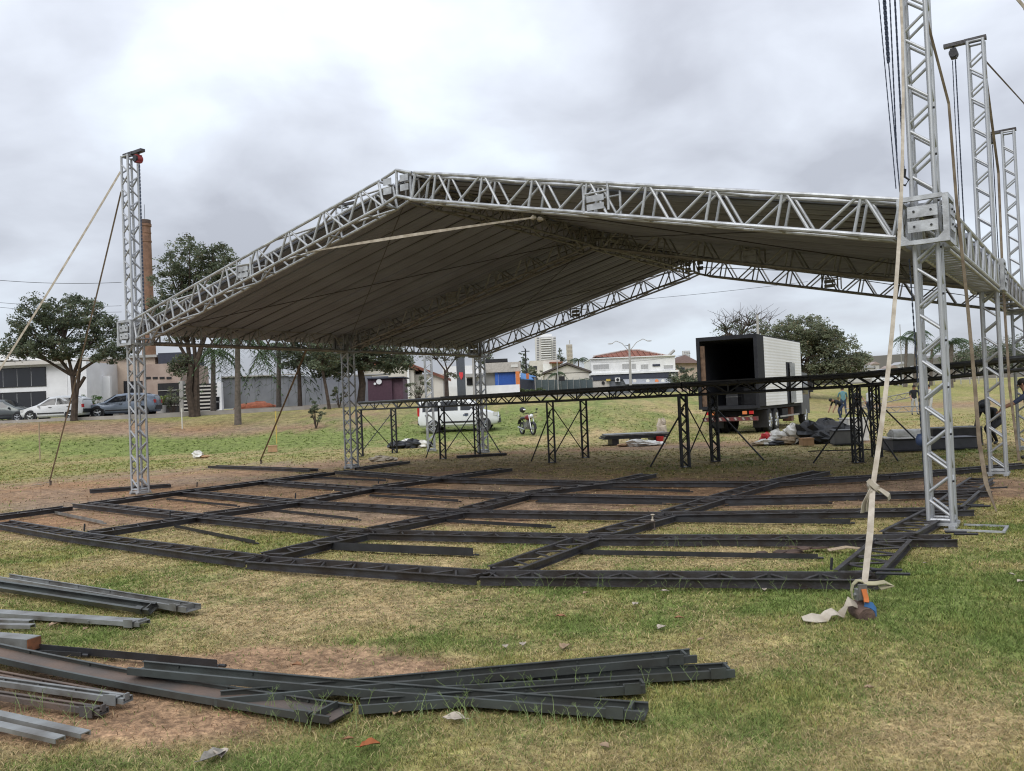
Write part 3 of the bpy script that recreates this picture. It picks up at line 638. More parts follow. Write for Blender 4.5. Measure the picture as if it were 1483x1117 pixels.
# pale strap under the front gable
p0 = R2W(RW * .352, -.1, ZR - (RW * .148) * SL - .27); p1 = R2W(RW * .657, .1, ZR - (RW * .157) * SL - .33)
t = thing('tension_strap', 'pale flat strap stretched across under the front gable', 'strap', p0)
b = MB(); b.ribbon([p - p0 for p in sagged(p0, p1, -.02, 10)], [.02, .025, .035, .045, .05, .05, .048, .04, .035, .03, .025], .006, Vector((0, 0, 1))); b.build('webbing', STRAP, t)
b = MB(); b.ell(p1 - p0, (.055, .04, .035), 8, 6, .3, rg); b.ell(p1 - p0 + Vector((.1, .05, -.02)), (.045, .035, .035), 8, 6, .3, rg); b.build('tied_bundle', STRAP, t, True)

# ------------------------------------------------------------------ black raised platform on lattice legs
FRT = [Vector((-5.5, 30.8, 0)), Vector((-2.26, 27.19, 0)), Vector((1.01, 23.59, 0)), Vector((3.96, 20.13, 0)), Vector((7.71, 19.46, 0)), Vector((12.6, 18.55, 0))]
OFF = Vector((1.03, 1.42, 0)); TOPZ = [1.93, 1.93, 1.94, 1.95, 1.99, 2.3]
plat = thing('stage_platform', 'long narrow black lattice platform on legs behind the floor frame', 'stage', FRT[2])
PO = FRT[2]
def lattice_post(p, z1, name='leg', hw=.085, z0=0.0):
    p = Vector(p); mb = MB()
    for a in (-hw, hw):
        for b in (-hw, hw): mb.tube(p + Vector((a, b, z0)), p + Vector((a, b, z1)), .024, n=6)
    mb.box(p.x - hw - .03, p.x + hw + .03, p.y - hw - .03, p.y + hw + .03, z0, z0 + .012)
    n = max(2, int((z1 - z0) / .17)); s = (z1 - z0) / n
    for k in range(n):
        f = 1 if k % 2 else -1
        for b in (-hw, hw):
            mb.tube(p + Vector((-hw * f, b, z0 + k * s)), p + Vector((hw * f, b, z0 + (k + 1) * s)), .013, n=5)
            mb.tube(p + Vector((b, -hw * f, z0 + k * s)), p + Vector((b, hw * f, z0 + (k + 1) * s)), .013, n=5)
    return mb.build(name, BLK, plat, True)
def flat_truss(p, q, zt0, zt1, h, name, parent, m):
    p, q = Vector(p), Vector(q); d = (q - p); L = d.length; d.normalize(); mb = MB()
    zt = lambda t: zt0 + (zt1 - zt0) * t / L
    c = lambda t, k: p + d * t + Vector((0, 0, zt(t) - (0.03 if k else h)))
    mb.tube(c(0, 1), c(L, 1), .05, n=6); mb.tube(c(0, 0), c(L, 0), .032, n=6)
    o = mb.build(name, m, parent, True); n = round(L / .34); s = L / n
    for k in range(n):
        a, b_ = (c(k * s, 0), c((k + 1) * s, 1)) if k % 2 else (c(k * s, 1), c((k + 1) * s, 0))
        rod('lacing_bar', a, b_, .018, m, o, 6)
        if k % 4 == 3: rod('lacing_bar', c(k * s, 0), c(k * s, 1), .018, m, o, 6)
    return o
for i in range(5):
    a, b_ = FRT[i] - PO, FRT[i + 1] - PO
    flat_truss(a, b_, TOPZ[i], TOPZ[i + 1], .27, 'side_truss', plat, BLK); flat_truss(a + OFF, b_ + OFF, TOPZ[i], TOPZ[i + 1], .27, 'side_truss', plat, BLK)
    L = (b_ - a).length; n = max(3, round(L / 1.1))
    for k in range(n):
        t0, t1 = k / n + .004, (k + 1) / n - .004; p0, p1 = a.lerp(b_, t0), a.lerp(b_, t1); z0 = TOPZ[i] + (TOPZ[i + 1] - TOPZ[i]) * t0; z1 = TOPZ[i] + (TOPZ[i + 1] - TOPZ[i]) * t1
        if i >= 1:
            mb = MB(); e_ = OFF * .02
            mb.prism([p0 - e_ + Vector((0, 0, z0)), p1 - e_ + Vector((0, 0, z1)), p1 + OFF + e_ + Vector((0, 0, z1)), p0 + OFF + e_ + Vector((0, 0, z0))], (0, 0, .035)); mb.build('deck_panel', BLK, plat)
for i in range(6):
    for o_ in (Vector((0, 0, 0)), OFF):
        w_ = FRT[i] + o_; q = w_ - PO; lattice_post(q, TOPZ[i] - .26, z0=T(w_.x, w_.y))
def diag(px0, py0, px1, py1, Y0, Y1, r=.017):
    rod('diagonal', at(px0, py0, Y0) - PO, at(px1, py1, Y1) - PO, r, BLK, plat, 6)
for i in range(6):
    a = FRT[i] - PO; b_ = a + OFF
    # crossed diagonals between front and back leg, and a raking prop to each side
    rod('diagonal', a + Vector((.08, .1, .22)), b_ + Vector((-.08, -.1, 1.45)), .016, BLK, plat, 6)
    rod('diagonal', a + Vector((.08, .1, 1.5)), b_ + Vector((-.08, -.1, .2)), .016, BLK, plat, 6)
    d = ((FRT[min(i + 1, 5)] - FRT[max(i - 1, 0)]).normalized())
    for s_, k in {0: (), 1: ((-1, .9),), 2: ((-1, .85),), 3: ((-1, .9),), 4: ((-1, 1.0), (1, .8)), 5: ((-1, .8),)}[i]:
        e_ = a + d * (s_ * k) + Vector((0, -.1, .02)); rod('prop', e_, a + Vector((0, -.1, 1.38)), .02, BLK, plat, 6)
    if i in (1, 3, 4): rod('prop', a + OFF + d * 1.2 + Vector((0, 0, .03)), a + OFF + Vector((0, 0, 1.4)), .02, BLK, plat, 6)

# ------------------------------------------------------------------ black floor frame laid out on the grass
ROWS = [[(-8.37, 14.0), (-6.03, 11.93), (-2.85, 9.4), (-.33, 8.03), (2.95, 7.2)],
        [(-8.42, 16.69), (-5.07, 13.7), (-1.95, 11.1), (.86, 9.95), (4.5, 8.95)],
        [(-7.32, 18.66), (-3.84, 15.3), (-.84, 12.85), (2.0, 11.6), (5.7, 10.9)],
        [(-5.98, 20.4), (-2.88, 17.3), (.14, 14.88), (3.06, 13.16), (6.94, 12.75)],
        [(-4.63, 22.7), (-1.64, 19.0), (1.79, 16.4), (4.5, 15.2), (6.6, 15.5), (9.9, 16.7)]]
COLS = [[(-9.4, 14.3), (-8.3, 16.0)], [(-8.05, 16.5), (-7.3, 18.0), (-6.3, 19.7), (-4.75, 22.2)],
        [(-5.95, 12.15), (-5.1, 13.5)], [(-4.95, 13.9), (-3.92, 15.15)], [(-3.76, 15.5), (-2.95, 17.15)], [(-2.8, 17.5), (-1.72, 18.85)], [(-1.55, 19.2), (-.2, 21.0)],
        [(-2.75, 9.62), (-2.02, 10.9)], [(-1.85, 11.32), (-.92, 12.7)], [(-.74, 13.05), (.06, 14.7)], [(.24, 15.05), (1.7, 16.2)], [(1.9, 16.6), (2.75, 17.8)],
        [(-.15, 8.22), (.76, 9.75)], [(.95, 10.15), (1.92, 11.42)], [(2.1, 11.8), (2.98, 13.0)], [(3.14, 13.35), (4.4, 15.05)], [(4.65, 15.4), (5.95, 16.8)],
        [(2.86, 7.36), (3.86, 8.95)], [(4.05, 9.25), (5.3, 10.85)], [(5.5, 11.1), (6.6, 12.7)], [(6.75, 13.0), (7.7, 14.3)]]
ffr = thing('floor_frame', 'black steel lattice floor frame laid out as a grid on the grass', 'frame', (0, 12, 0))
FO = Vector((0, 12, 0)); FL_LACE = MB()
def rail(mb, p, q, h, t, out, z0, dz=0.0):
    d = (q - p).normalized(); n_ = Vector((-d.y, d.x, 0)) * out; fl = .042
    prof = [(0, 0), (fl, 0), (fl, .006), (.006, .006), (.006, h - .006), (fl, h - .006), (fl, h), (0, h)]
    mb.prism([p + n_ * a + Vector((0, 0, z0 + b)) for a, b in prof][::1 if out > 0 else -1], q - p + Vector((0, 0, dz)))
def frame_beam(p, q, wd=.27, h=.076, z0=.014, parent=ffr, name='frame_beam', org=FO, m=BLKR):
    p, q = Vector((*p, 0)) - org, Vector((*q, 0)) - org; d = (q - p).normalized(); n_ = Vector((-d.y, d.x, 0)); L = (q - p).length
    za = T(*(p + org).xy) + z0 + rnd.uniform(-.008, .008); zb = T(*(q + org).xy) + z0 + rnd.uniform(-.008, .008)
    mb = MB(); rail(mb, p + n_ * wd / 2, q + n_ * wd / 2, h, .006, 1, za, zb - za); rail(mb, p - n_ * wd / 2, q - n_ * wd / 2, h, .006, -1, za, zb - za)
    for t in (0.02, 1 - .02):
        c = p.lerp(q, t); zc = za + (zb - za) * t; mb.add([c + n_ * (s_ * wd / 2) + d * e_ + Vector((0, 0, zc + zz)) for s_ in (-1, 1) for e_ in (-.004, .004) for zz in (.01, h - .01)], [(0, 1, 3, 2), (4, 6, 7, 5), (0, 4, 5, 1), (2, 3, 7, 6), (0, 2, 6, 4), (1, 5, 7, 3)])
    o = mb.build(name, m, parent); n = max(2, round(L / .21)); s = L / n
    near = ((p + q) / 2 + org).y < 14.6
    for k in range(n):
        f = 1 if k % 2 else -1; t0, t1 = (k + .1) / n, (k + .9) / n
        a = p.lerp(q, t0) + n_ * (-f * wd * .48) + Vector((0, 0, za + (zb - za) * t0 + h - .022)); b_ = p.lerp(q, t1) + n_ * (f * wd * .48) + Vector((0, 0, za + (zb - za) * t1 + h - .022))
        if near: rod('rung', a, b_, .011, BLKR, o, 6)
        else: FL_LACE.tube(a, b_, .011, n=5)
    return o
for r_ in ROWS:
    for i, (a, b_) in enumerate(zip(r_[:-1], r_[1:])):
        A, B = Vector(a), Vector(b_); d = (B - A).normalized() * .002; frame_beam(tuple(A + d), tuple(B - d))
for c_ in COLS:
    for a, b_ in zip(c_[:-1], c_[1:]): frame_beam(a, b_, wd=.30, z0=.024)
FL_LACE.build('lacing', BLKR, ffr, kind='stuff')
for (x, y, dx_, dy_) in ((2.95, 7.2, .26, -.06), (2.98, 7.36, .24, -.05), (4.5, 8.95, .22, -.05), (4.48, 9.1, .2, -.05), (5.7, 10.9, .25, 0), (6.94, 12.75, .3, .03), (5.72, 11.03, .22, 0)):
    rod('coupling_pin', Vector((x, y, .115)) - FO, Vector((x + dx_, y + dy_, .11)) - FO, .014, BLK, ffr, 6)
for (x, y) in ((-6.0, 11.98), (-5.3, 13.2), (2.62, 7.3), (-2.8, 17.6), (-6.9, 18.7), (-3.9, 15.25)):
    rod('coupling_pin', Vector((x, y, .14)) - FO, Vector((x + .01, y, .24)) - FO, .012, BLK, ffr, 6)
# loose lattice beams not yet joined to the grid
def loose_beam(label, a, b_, wd=.27):
    a, b_ = gnd(*a), gnd(*b_); t = thing('lattice_beam', label, 'beam', a, 0, 'loose black lattice beams'); frame_beam(a.xy, b_.xy, wd=wd, parent=t, name='rails', org=Vector((a.x, a.y, 0)))
loose_beam('single black lattice beam lying behind the foot of the leftmost tower', (130, 715), (247, 706))
loose_beam('black lattice beam lying beyond the floor frame near the dark guy stake', (307, 678), (455, 684))
loose_beam('black lattice beam lying at the foot of the middle left tower', (520, 682), (588, 672))
loose_beam('short black beam lying at the foot of the far left-eave tower', (662, 664), (733, 660), .2)
# thin loose angle bars inside the grid
def angle_bar(name, label, a, b_, s=.045, m=BLK, group='loose thin black bars'):
    a, b_ = gnd(*a), gnd(*b_); a.z = T(a.x, a.y); b_.z = T(b_.x, b_.y); d = b_ - a; n_ = Vector((-d.y, d.x, 0)).normalized(); z = Vector((0, 0, 1)); mb = MB()
    mb.prism([n_ * x + z * (y + .012) for x, y in ((-s / 2, 0), (s / 2, 0), (s / 2, .005), (-s / 2 + .005, .005), (-s / 2 + .005, s), (-s / 2, s))], d)
    t = thing(name, label, 'steel bar', a, 0, group); mb.build('bar', m, t); dd = d.normalized()
    for e_, s_ in ((Vector((0, 0, 0)), -1), (d, 1)):
        b = MB(); b.tube(e_ + dd * (s_ * .001) + z * .02, e_ + dd * (s_ * .05) + z * .02, .012, n=6); b.build('end_tab', m, t)
for lab, a, b_, s, m in (('thin grey bar in the leftmost cell of the floor frame', (72, 743), (152, 760), .05, GRY), ('thin black bar in the cell left of the second cross beam', (255, 765), (372, 789), .045, BLK), ('flat dark bar behind the front beam, left of centre', (482, 797), (688, 806), .09, BLK),
                        ('long thin black bar in the front right cell', (836, 804), (1185, 811), .05, BLK), ('thin dark bar across the second cell from the right', (967, 757), (1232, 760), .06, BLK), ('thin bar in the back row left of centre', (243, 725), (345, 735), .04, BLK), ('thin bar behind the second beam on the left', (395, 741), (520, 755), .04, BLK),
                        ('thin dark bar in the centre of the grid', (537, 720), (665, 728), .045, BLK), ('thin bar in the centre right cell, third row', (640, 757), (800, 766), .045, BLK), ('thin bar in the fourth row of the grid', (780, 729), (960, 732), .045, BLK), ('thin bar in the last row of the grid', (845, 709), (1000, 714), .045, BLK),
                        ('thin bar near the right edge of the third row', (1055, 734), (1200, 731), .04, BLK), ('thin bar on the soil left of the middle tower', (445, 693), (560, 698), .045, BLK), ('thin bar on the soil right of the lattice legs', (1173, 655), (1275, 652), .03, BLK)):
    angle_bar('angle_bar', lab, a, b_, s, m)

# ------------------------------------------------------------------ loose steel channels in the foreground
def channel(label, a, b_, wd=.155, fl=.043, z=.0, z2=None, m=GRN, tilt=0.0, bolts=6, inner=None, flip=False, bracket=True, bow=0.0):
    a, b_ = Vector((*a, 0)), Vector((*b_, 0)); d = b_ - a; L = d.length; dn = d.normalized(); n_ = Vector((-dn.y, dn.x, 0)); up = Vector((0, 0, 1))
    z2 = z if z2 is None else z2; th = .006
    n2 = n_ * math.cos(tilt) + up * math.sin(tilt); u2 = up * math.cos(tilt) - n_ * math.sin(tilt)
    t = thing('steel_channel', label, 'steel channel', Vector((a.x, a.y, 0)), 0, 'loose steel channels in the foreground')
    if flip: prof = [(-wd / 2, 0), (-wd / 2 + th, 0), (-wd / 2 + th, fl - th), (wd / 2 - th, fl - th), (wd / 2 - th, 0), (wd / 2, 0), (wd / 2, fl), (-wd / 2, fl)]
    else: prof = [(-wd / 2, 0), (wd / 2, 0), (wd / 2, fl), (wd / 2 - .02, fl), (wd / 2 - .02, fl - .004), (wd / 2 - th, fl - .004), (wd / 2 - th, th), (-wd / 2 + th, th), (-wd / 2 + th, fl - .004), (-wd / 2 + .02, fl - .004), (-wd / 2 + .02, fl), (-wd / 2, fl)]
    ns = 10; mb = MB(); vs = []
    for j in range(ns + 1):
        f = j / ns; o = d * f + up * (.022 + z + (z2 - z) * f - bow * math.sin(math.pi * f))
        vs += [o + n2 * p[0] + u2 * p[1] for p in prof]
    k = len(prof); fs = [(j * k + i, j * k + (i + 1) % k, (j + 1) * k + (i + 1) % k, (j + 1) * k + i) for j in range(ns) for i in range(k)] + [tuple(range(k - 1, -1, -1)), tuple(ns * k + i for i in range(k))]
    mb.add(vs, fs); ch = mb.build('profile', m, t)
    if inner and not flip:
        b = MB(); vs = []
        for j in range(ns + 1):
            f = j / ns; o = d * f + up * (.022 + z + (z2 - z) * f - bow * math.sin(math.pi * f) + .0)
            vs += [o + n2 * x + u2 * (th + .002) for x in (-wd / 2 + th + .001, wd / 2 - th - .001)] + [o + n2 * x + u2 * (th + .004) for x in (-wd / 2 + th + .001, wd / 2 - th - .001)]
        b.add(vs, [f_ for j in range(ns) for f_ in ((j * 4 + 2, j * 4 + 3, j * 4 + 7, j * 4 + 6), (j * 4 + 1, j * 4, j * 4 + 4, j * 4 + 5))]); b.build('rust_layer', inner, t)
    for i in range(bolts):
        f = (i + .5) / bolts; o = d * f + up * (.022 + z + (z2 - z) * f - bow * math.sin(math.pi * f))
        for x in ((wd / 2 - th) if not flip else -wd / 2 - .008,):
            p = o + n2 * x + u2 * (fl * .6); rod('bolt', p, p - n2 * .012, .007, m, t, 6)
    if bracket:
        for f, s_ in ((.955, 1),):
            o = d * f + up * (.022 + z + (z2 - z) * f - bow * math.sin(math.pi * f)); b = MB()
            M_ = Matrix(((dn.x, n2.x, u2.x, o.x), (dn.y, n2.y, u2.y, o.y), (dn.z, n2.z, u2.z, o.z), (0, 0, 0, 1)))
            b.box(-.05, .04, -wd / 2 - .012, -wd / 2 + .03, fl + .001, fl + .008, M_); b.box(-.05, .04, -wd / 2 - .018, -wd / 2 - .012, fl - .04, fl + .02, M_); b.box(.06, .075, -wd / 2 + .02, wd / 2 - .02, .012, .05, M_); b.build('end_bracket', m, t)
    return t
channel('dark grey-green channel lying uppermost across the pile, its near end rightmost in front', (-2.42, 5.42), (.62, 4.47), z=.06, z2=.0, bow=.01)
channel('dark channel of the pile rising to the right, second longest', (-1.75, 4.95), (1.02, 5.22), z=.0, z2=.05)
channel('dark channel reaching furthest right under its neighbour', (-.9, 4.98), (1.21, 5.08), z=.0, z2=.0)
channel('short dark channel between the two long ones of the pile', (-.9, 4.72), (.66, 4.86), wd=.13, fl=.045, z=.0, z2=.0)
channel('long channel open upward with a rust-brown trough at the lower left', (-4.2, 6.22), (-.98, 4.62), wd=.21, fl=.038, m=GRN, inner=RUST, z=.1, z2=.0, bow=.03)
channel('grey channel end with a bracket at the lower left, under the rusty one', (-3.9, 5.62), (-2.26, 4.95), wd=.075, fl=.032, m=GRY, z=.05, z2=.02)
channel('grey channel lying nearest the lower left corner behind its twin', (-3.9, 5.42), (-2.34, 4.83), wd=.07, fl=.03, m=RUST, z=.05, z2=.0)
channel('pale channel whose end points into the bright grass at the lower left', (-3.4, 4.98), (-2.38, 4.44), wd=.06, fl=.024, m=GRY, z=.0, flip=True, bolts=0, bracket=False)
channel('pale channel lying just behind the one pointing into the bright grass', (-3.3, 5.05), (-2.28, 4.50), wd=.06, fl=.024, m=GRY, z=.0, flip=True, bolts=0, bracket=False)
channel('brown channel tucked under the rusty trough at the lower left', (-3.9, 5.82), (-2.36, 5.06), wd=.07, fl=.03, m=RUST, z=.03, z2=.0, bracket=False)
channel('dark channel open upward, back one of the pair on the left lawn', (-5.4, 9.05), (-2.72, 7.2), wd=.15, fl=.045, m=GRY, z=.02)
channel('dark channel tilted in front of its neighbour on the left lawn', (-5.3, 8.65), (-3.05, 7.22), wd=.10, fl=.05, m=GRN, tilt=.5, z=.03)
channel('light grey channel turned upside down on the left lawn', (-4.9, 7.6), (-2.98, 6.86), wd=.12, fl=.035, m=GRY, flip=True, bolts=2)
channel('thin grey channel end at the left picture edge, upper', (-5.0, 7.35), (-4.0, 7.08), wd=.06, fl=.03, m=GRY, flip=True, bolts=0, bracket=False)
channel('thin grey channel end at the left picture edge, lower', (-4.9, 7.15), (-3.9, 6.92), wd=.06, fl=.03, m=GRY, flip=True, bolts=0, bracket=False)
angle_bar('angle_bar', 'long thin black bar lying on the bare soil at the left', (38, 942), (318, 968), .05, BLK, 'loose thin black bars')
angle_bar('angle_bar', 'thinner black bar lying against the long one on the bare soil', (30, 948), (120, 953), .03, BLK, 'loose thin black bars')
# rusty boxed beam ends at the left edge
for lab, a, b_, w_, h_ in (('boxed steel beam with a rust-orange cut end at the left edge', (-4.6, 6.65), (-3.5, 6.22), .12, .09), ('lower boxed beam end under the rust-orange one', (-4.6, 6.35), (-3.62, 6.02), .1, .07)):
    a, b_ = Vector((*a, 0)), Vector((*b_, 0)); d = (b_ - a); n_ = Vector((-d.y, d.x, 0)).normalized(); t = thing('steel_beam', lab, 'steel beam', a, 0)
    b = MB(); b.prism([n_ * x + Vector((0, 0, .03 + y)) for x, y in ((-w_ / 2, 0), (w_ / 2, 0), (w_ / 2, h_), (-w_ / 2, h_))], d); b.build('tube_wall', GRY, t)
    b = MB(); b.prism([d + n_ * x + Vector((0, 0, .03 + y)) for x, y in ((-w_ / 2 + .004, .004), (w_ / 2 - .004, .004), (w_ / 2 - .004, h_ - .004), (-w_ / 2 + .004, h_ - .004))], d.normalized() * .006); b.build('rusty_end_cap', mat('orange_rust', (.26, .10, .045), .9, 0, c2=(.14, .06, .03), scale=20), t)

# ------------------------------------------------------------------ background buildings
def fx(px0, px1, py0, py1, Y):
    pm = (py0 + py1) / 2; xm = (px0 + px1) / 2
    return at(px0, pm, Y).x, at(px1, pm, Y).x, at(xm, py1, Y).z, at(xm, py0, Y).z      # x0, x1, zbottom, ztop
def fbox(mb, px0, px1, py0, py1, Y, dep, org):
    x0, x1, z0, z1 = fx(px0, px1, py0, py1, Y); mb.box(x0 - org.x, x1 - org.x, Y - org.y, Y + dep - org.y, z0 - org.z, z1 - org.z); return mb
def building(name, label, cat, px, Y):
    p = at(px, 600, Y); o = Vector((p.x, Y, T(p.x, Y))); return thing(name, label, cat, o), o
def part(t, o, name, m, px0, px1, py0, py1, Y, dep, sub=None):
    b = MB(); fbox(b, px0, px1, py0, py1, Y, dep, o); return b.build(name, m, sub or t)
def window(t, o, px0, px1, py0, py1, Y, frame=WHITE, glass=GLASS, mull=0, fw=.06):
    x0, x1, z0, z1 = fx(px0, px1, py0, py1, Y); x0 -= o.x; x1 -= o.x; z0 -= o.z; z1 -= o.z; y = Y - o.y
    b = MB(); b.box(x0, x1, y - .05, y - .002, z0, z0 + fw); b.box(x0, x1, y - .05, y - .002, z1 - fw, z1); b.box(x0, x0 + fw, y - .05, y - .002, z0 + fw, z1 - fw); b.box(x1 - fw, x1, y - .05, y - .002, z0 + fw, z1 - fw)
    w_ = b.build('window', frame, t)
    for k in range(mull + 1):
        a, c = x0 + fw + (x1 - x0 - 2 * fw) * k / (mull + 1), x0 + fw + (x1 - x0 - 2 * fw) * (k + 1) / (mull + 1)
        b = MB(); b.box(a + (.02 if k else 0), c - (.02 if k < mull else 0), y - .03, y - .012, z0 + fw, z1 - fw); b.build('pane', glass, w_)
    return w_
# white modern house
t, o = building('white_house', 'white modern house with two wide dark glass bands at the left edge', 'house', 40, 62)
part(t, o, 'wall', WHITE, -60, 98, 530, 606, 62, 9); part(t, o, 'wing_wall', WHITE, 98.4, 126, 524, 606, 61.2, 9); part(t, o, 'roof_slab', CREAM, -64, 98, 524, 529.5, 61.4, 10)
window(t, o, -58, 67, 534, 562, 62, PLASB, mull=5); window(t, o, -58, 67, 569, 594, 62, PLASB, mull=5)
p = [at(-40, 522, 63), at(20, 500, 63), at(96, 522, 63)]; b = MB(); b.prism([q - o for q in p], (0, 8, 0)); b.build('upper_gable', WHITE, t)
t, o = building('gate_wall', 'low pale boundary wall with a grey pipe between the white and beige houses', 'wall', 145, 63)
part(t, o, 'wall', WHITE, 127, 160, 545, 604, 63.5, .3); part(t, o, 'gate_panel', mat('pale_blue_gate', (.42, .46, .52), .6), 128, 145, 562, 600, 63.3, .1)
b = MB(); a = at(138, 520, 63.1); c = at(139, 562, 63.1); b.tube(a - o, c - o, .1); b.build('pipe', CONC, t, True)
t, o = building('beige_house', 'beige rendered house with dark doors and pinkish upper wall', 'house', 190, 66)
part(t, o, 'wall', BEIGE, 112, 226, 520, 606, 66, 9); part(t, o, 'roof_edge', CONC, 110, 227, 516, 519.6, 65.7, 9.5)
window(t, o, 160, 167, 553, 584, 66, WOOD); window(t, o, 180, 187, 552, 602, 66, PLASB); window(t, o, 188, 216, 552, 603, 66, PLASB, mull=2)
t, o = building('stone_house', 'stone-clad house front with dark garage gate and rows of pots', 'house', 240, 64)
part(t, o, 'wall', mat('pink_stone', (.42, .33, .28), .9, 0, c2=(.33, .25, .21), scale=1.2, bump=.3, bscale=6), 207, 262, 527, 604, 64.6, 6); part(t, o, 'dark_attic', NAVY, 229, 262, 511, 526.6, 65.4, 5)
g = part(t, o, 'garage_opening', DARK, 229, 259, 555, 601, 64.45, .13)
for k in range(3): part(t, o, 'gate_rail', CONC, 229, 259, 565 + k * 11, 566 + k * 11, 64.38, .05, g)
part(t, o, 'gate_post', CONC, 259.6, 265, 552, 604, 64.3, .5)
for k in range(4): part(t, o, 'window_slot', DARK, 211 + k * 10, 218 + k * 10, 546, 549, 64.55, .04)
t, o = building('slatted_gate', 'white gate of horizontal slats behind the big multi-stemmed tree', 'gate', 292, 63)
part(t, o, 'backing', DARK, 266, 316, 556, 601, 63.5, .1)
for k in range(8): part(t, o, 'slat', CREAM, 266, 314, 558.5 + k * 5.2, 560.7 + k * 5.2, 63.4, .06)
part(t, o, 'post', WHITE, 314.5, 321, 553, 602, 63.2, .4)
t, o = building('grey_wall', 'long blue-grey rendered boundary wall with a pale coping', 'wall', 430, 72)
for k in range(10): part(t, o, 'wall_panel', GREYW, 321 + k * 24.2, 321 + k * 24.2 + 24.0, 545, 592, 72 + k * .03, .25)
part(t, o, 'coping', CONC, 320, 440, 543.2, 544.8, 71.8, .5); part(t, o, 'coping', CONC, 441, 560, 543.2, 544.8, 73.2, 2)
b = MB(); c = at(370, 585, 66); rg2 = random.Random(2); b.ell((0, 0, 0), (1.7, 1.1, .55), 14, 8, .16, rg2); q = b.build('earth_heap', mat('red_earth', (.26, .085, .045), .95, 0, var=.2, bump=.5), smooth=True, label='heap of red earth in front of the grey wall', cat='earth'); q.location = (c.x, 66, T(c.x, 66) + .05)
# pale gabled house
t, o = building('gabled_house', 'pale house with clay-tiled gable roof behind the purple kiosk', 'house', 570, 84)
part(t, o, 'wall', CREAM, 528, 600, 536, 592, 84, 8)
b = MB(); b.prism([at(528, 536, 84) - o, at(600, 536, 84) - o, at(566, 521, 84) - o], (0, 8, 0)); b.build('gable', CREAM, t)
b = MB(); a, r_, c = at(524, 537, 83.6) - o, at(566, 519, 83.6) - o, at(604, 537, 83.6) - o
b.prism([a, r_, r_ + Vector((0, 0, .25)), a + Vector((0, 0, .25))], (0, 9, 0)); b.prism([r_, c, c + Vector((0, 0, .25)), r_ + Vector((0, 0, .25))], (0, 9, 0)); rf = b.build('roof', TILE, t)
for k in range(9):
    f = k / 8; p0 = r_.lerp(c, f) + Vector((0, -.05, .3)); rod('tile_row', p0, p0 + Vector((0, 9.1, 0)), .09, TILE, rf, 6)
part(t, o, 'side_wing', CREAM, 600.5, 642, 542, 592, 85, 6); part(t, o, 'downpipe', WHITE, 590, 593, 534, 575, 83.7, .2)
b = MB(); a, c = at(598, 532, 84.6) - o, at(646, 550, 84.6) - o; b.prism([a, c, c + Vector((0, 0, .3)), a + Vector((0, 0, .3))], (0, 7, 0)); b.build('wing_roof', TILE, t)
t, o = building('kiosk', 'dark purple box kiosk with a white round sign', 'kiosk', 555, 70)
part(t, o, 'front', PURP, 533, 568, 548.5, 590, 70, 3); part(t, o, 'side_panel', mat('purple_side', (.105, .055, .072), .6), 568.3, 584, 548.5, 588, 70.3, 3)
part(t, o, 'roof_lip', NAVY, 531.5, 585, 546.5, 548.3, 69.8, 3.6)
c = at(549, 553, 69.9) - o; rod('round_sign', c, c + Vector((0, -.05, 0)), .22, WHITE, t, 16); c = at(543, 556, 69.9) - o; rod('round_sign', c, c + Vector((0, -.05, 0)), .1, WHITE, t, 12)
t, o = building('white_shop', 'white shop wall beside the dark sign pylon with a red emblem', 'shop', 680, 100)
part(t, o, 'wall', WHITE, 642, 700, 530, 580, 100, 8); part(t, o, 'low_wall', WHITE, 648, 753, 559, 582, 97, .4); part(t, o, 'canopy', CONC, 674, 700, 541, 546, 98.5, 2); part(t, o, 'dark_opening', DARK, 676, 690, 548, 558, 99.8, .1)
t, o = building('sign_pylon', 'tall dark grey sign pylon with a red leaf-shaped emblem', 'sign', 668, 94)
part(t, o, 'panel', mat('slate_panel', (.075, .085, .10), .5), 661.5, 673.5, 515, 580, 94, .5)
c = at(667.8, 544, 93.95) - o; b = MB(); s = .072 * 1.0
b.prism([c + Vector((x * s, 0, z * s)) for x, z in ((0, -6.5), (2.6, -2), (3.2, 2), (2.4, 4.8), (.9, 5.2), (0, 4), (-.9, 5.2), (-2.4, 4.8), (-3.2, 2), (-2.6, -2))], (0, -.05, 0)); b.build('emblem', mat('red_emblem', (.62, .05, .06), .5), t)
t, o = building('blue_front_shop', 'shop with bright blue front, orange pillar and blank beige upper wall', 'shop', 728, 105)
part(t, o, 'upper_wall', mat('stone_beige', (.42, .39, .35), .85), 703, 754, 525, 539, 104.6, 8); part(t, o, 'side_wall', CONC, 703, 717, 539.3, 575, 105.3, 6); part(t, o, 'roof_edge', DARK, 701, 735, 520, 524.6, 105.5, 7)
part(t, o, 'blue_panel', mat('bright_blue', (.04, .13, .50), .5), 717.2, 722, 539.3, 570, 105, .3); part(t, o, 'blue_front', BLUE, 722.2, 747, 539.3, 570, 105, .3); part(t, o, 'pillar', ORNG, 747.3, 753, 538, 572, 104.3, .6); part(t, o, 'name_board', PAPER, 740, 750, 528, 532, 104.5, .08)
t, o = building('awning_shop', 'low shop with a light blue awning and orange sign', 'shop', 765, 118)
part(t, o, 'wall', NAVY, 753.5, 778, 546, 580, 118, 6); b = MB(); a, c, d, e_ = at(754, 540, 114) - o, at(776, 545, 121) - o, at(776, 550, 119) - o, at(754, 548, 112) - o; b.prism([a, c, d, e_], (0, 0, -.12)); b.build('awning', mat('awning_blue', (.10, .26, .55), .6), t)
part(t, o, 'sign', ORNG, 762, 766, 541, 549, 112.5, .1)
rg3 = random.Random(8)
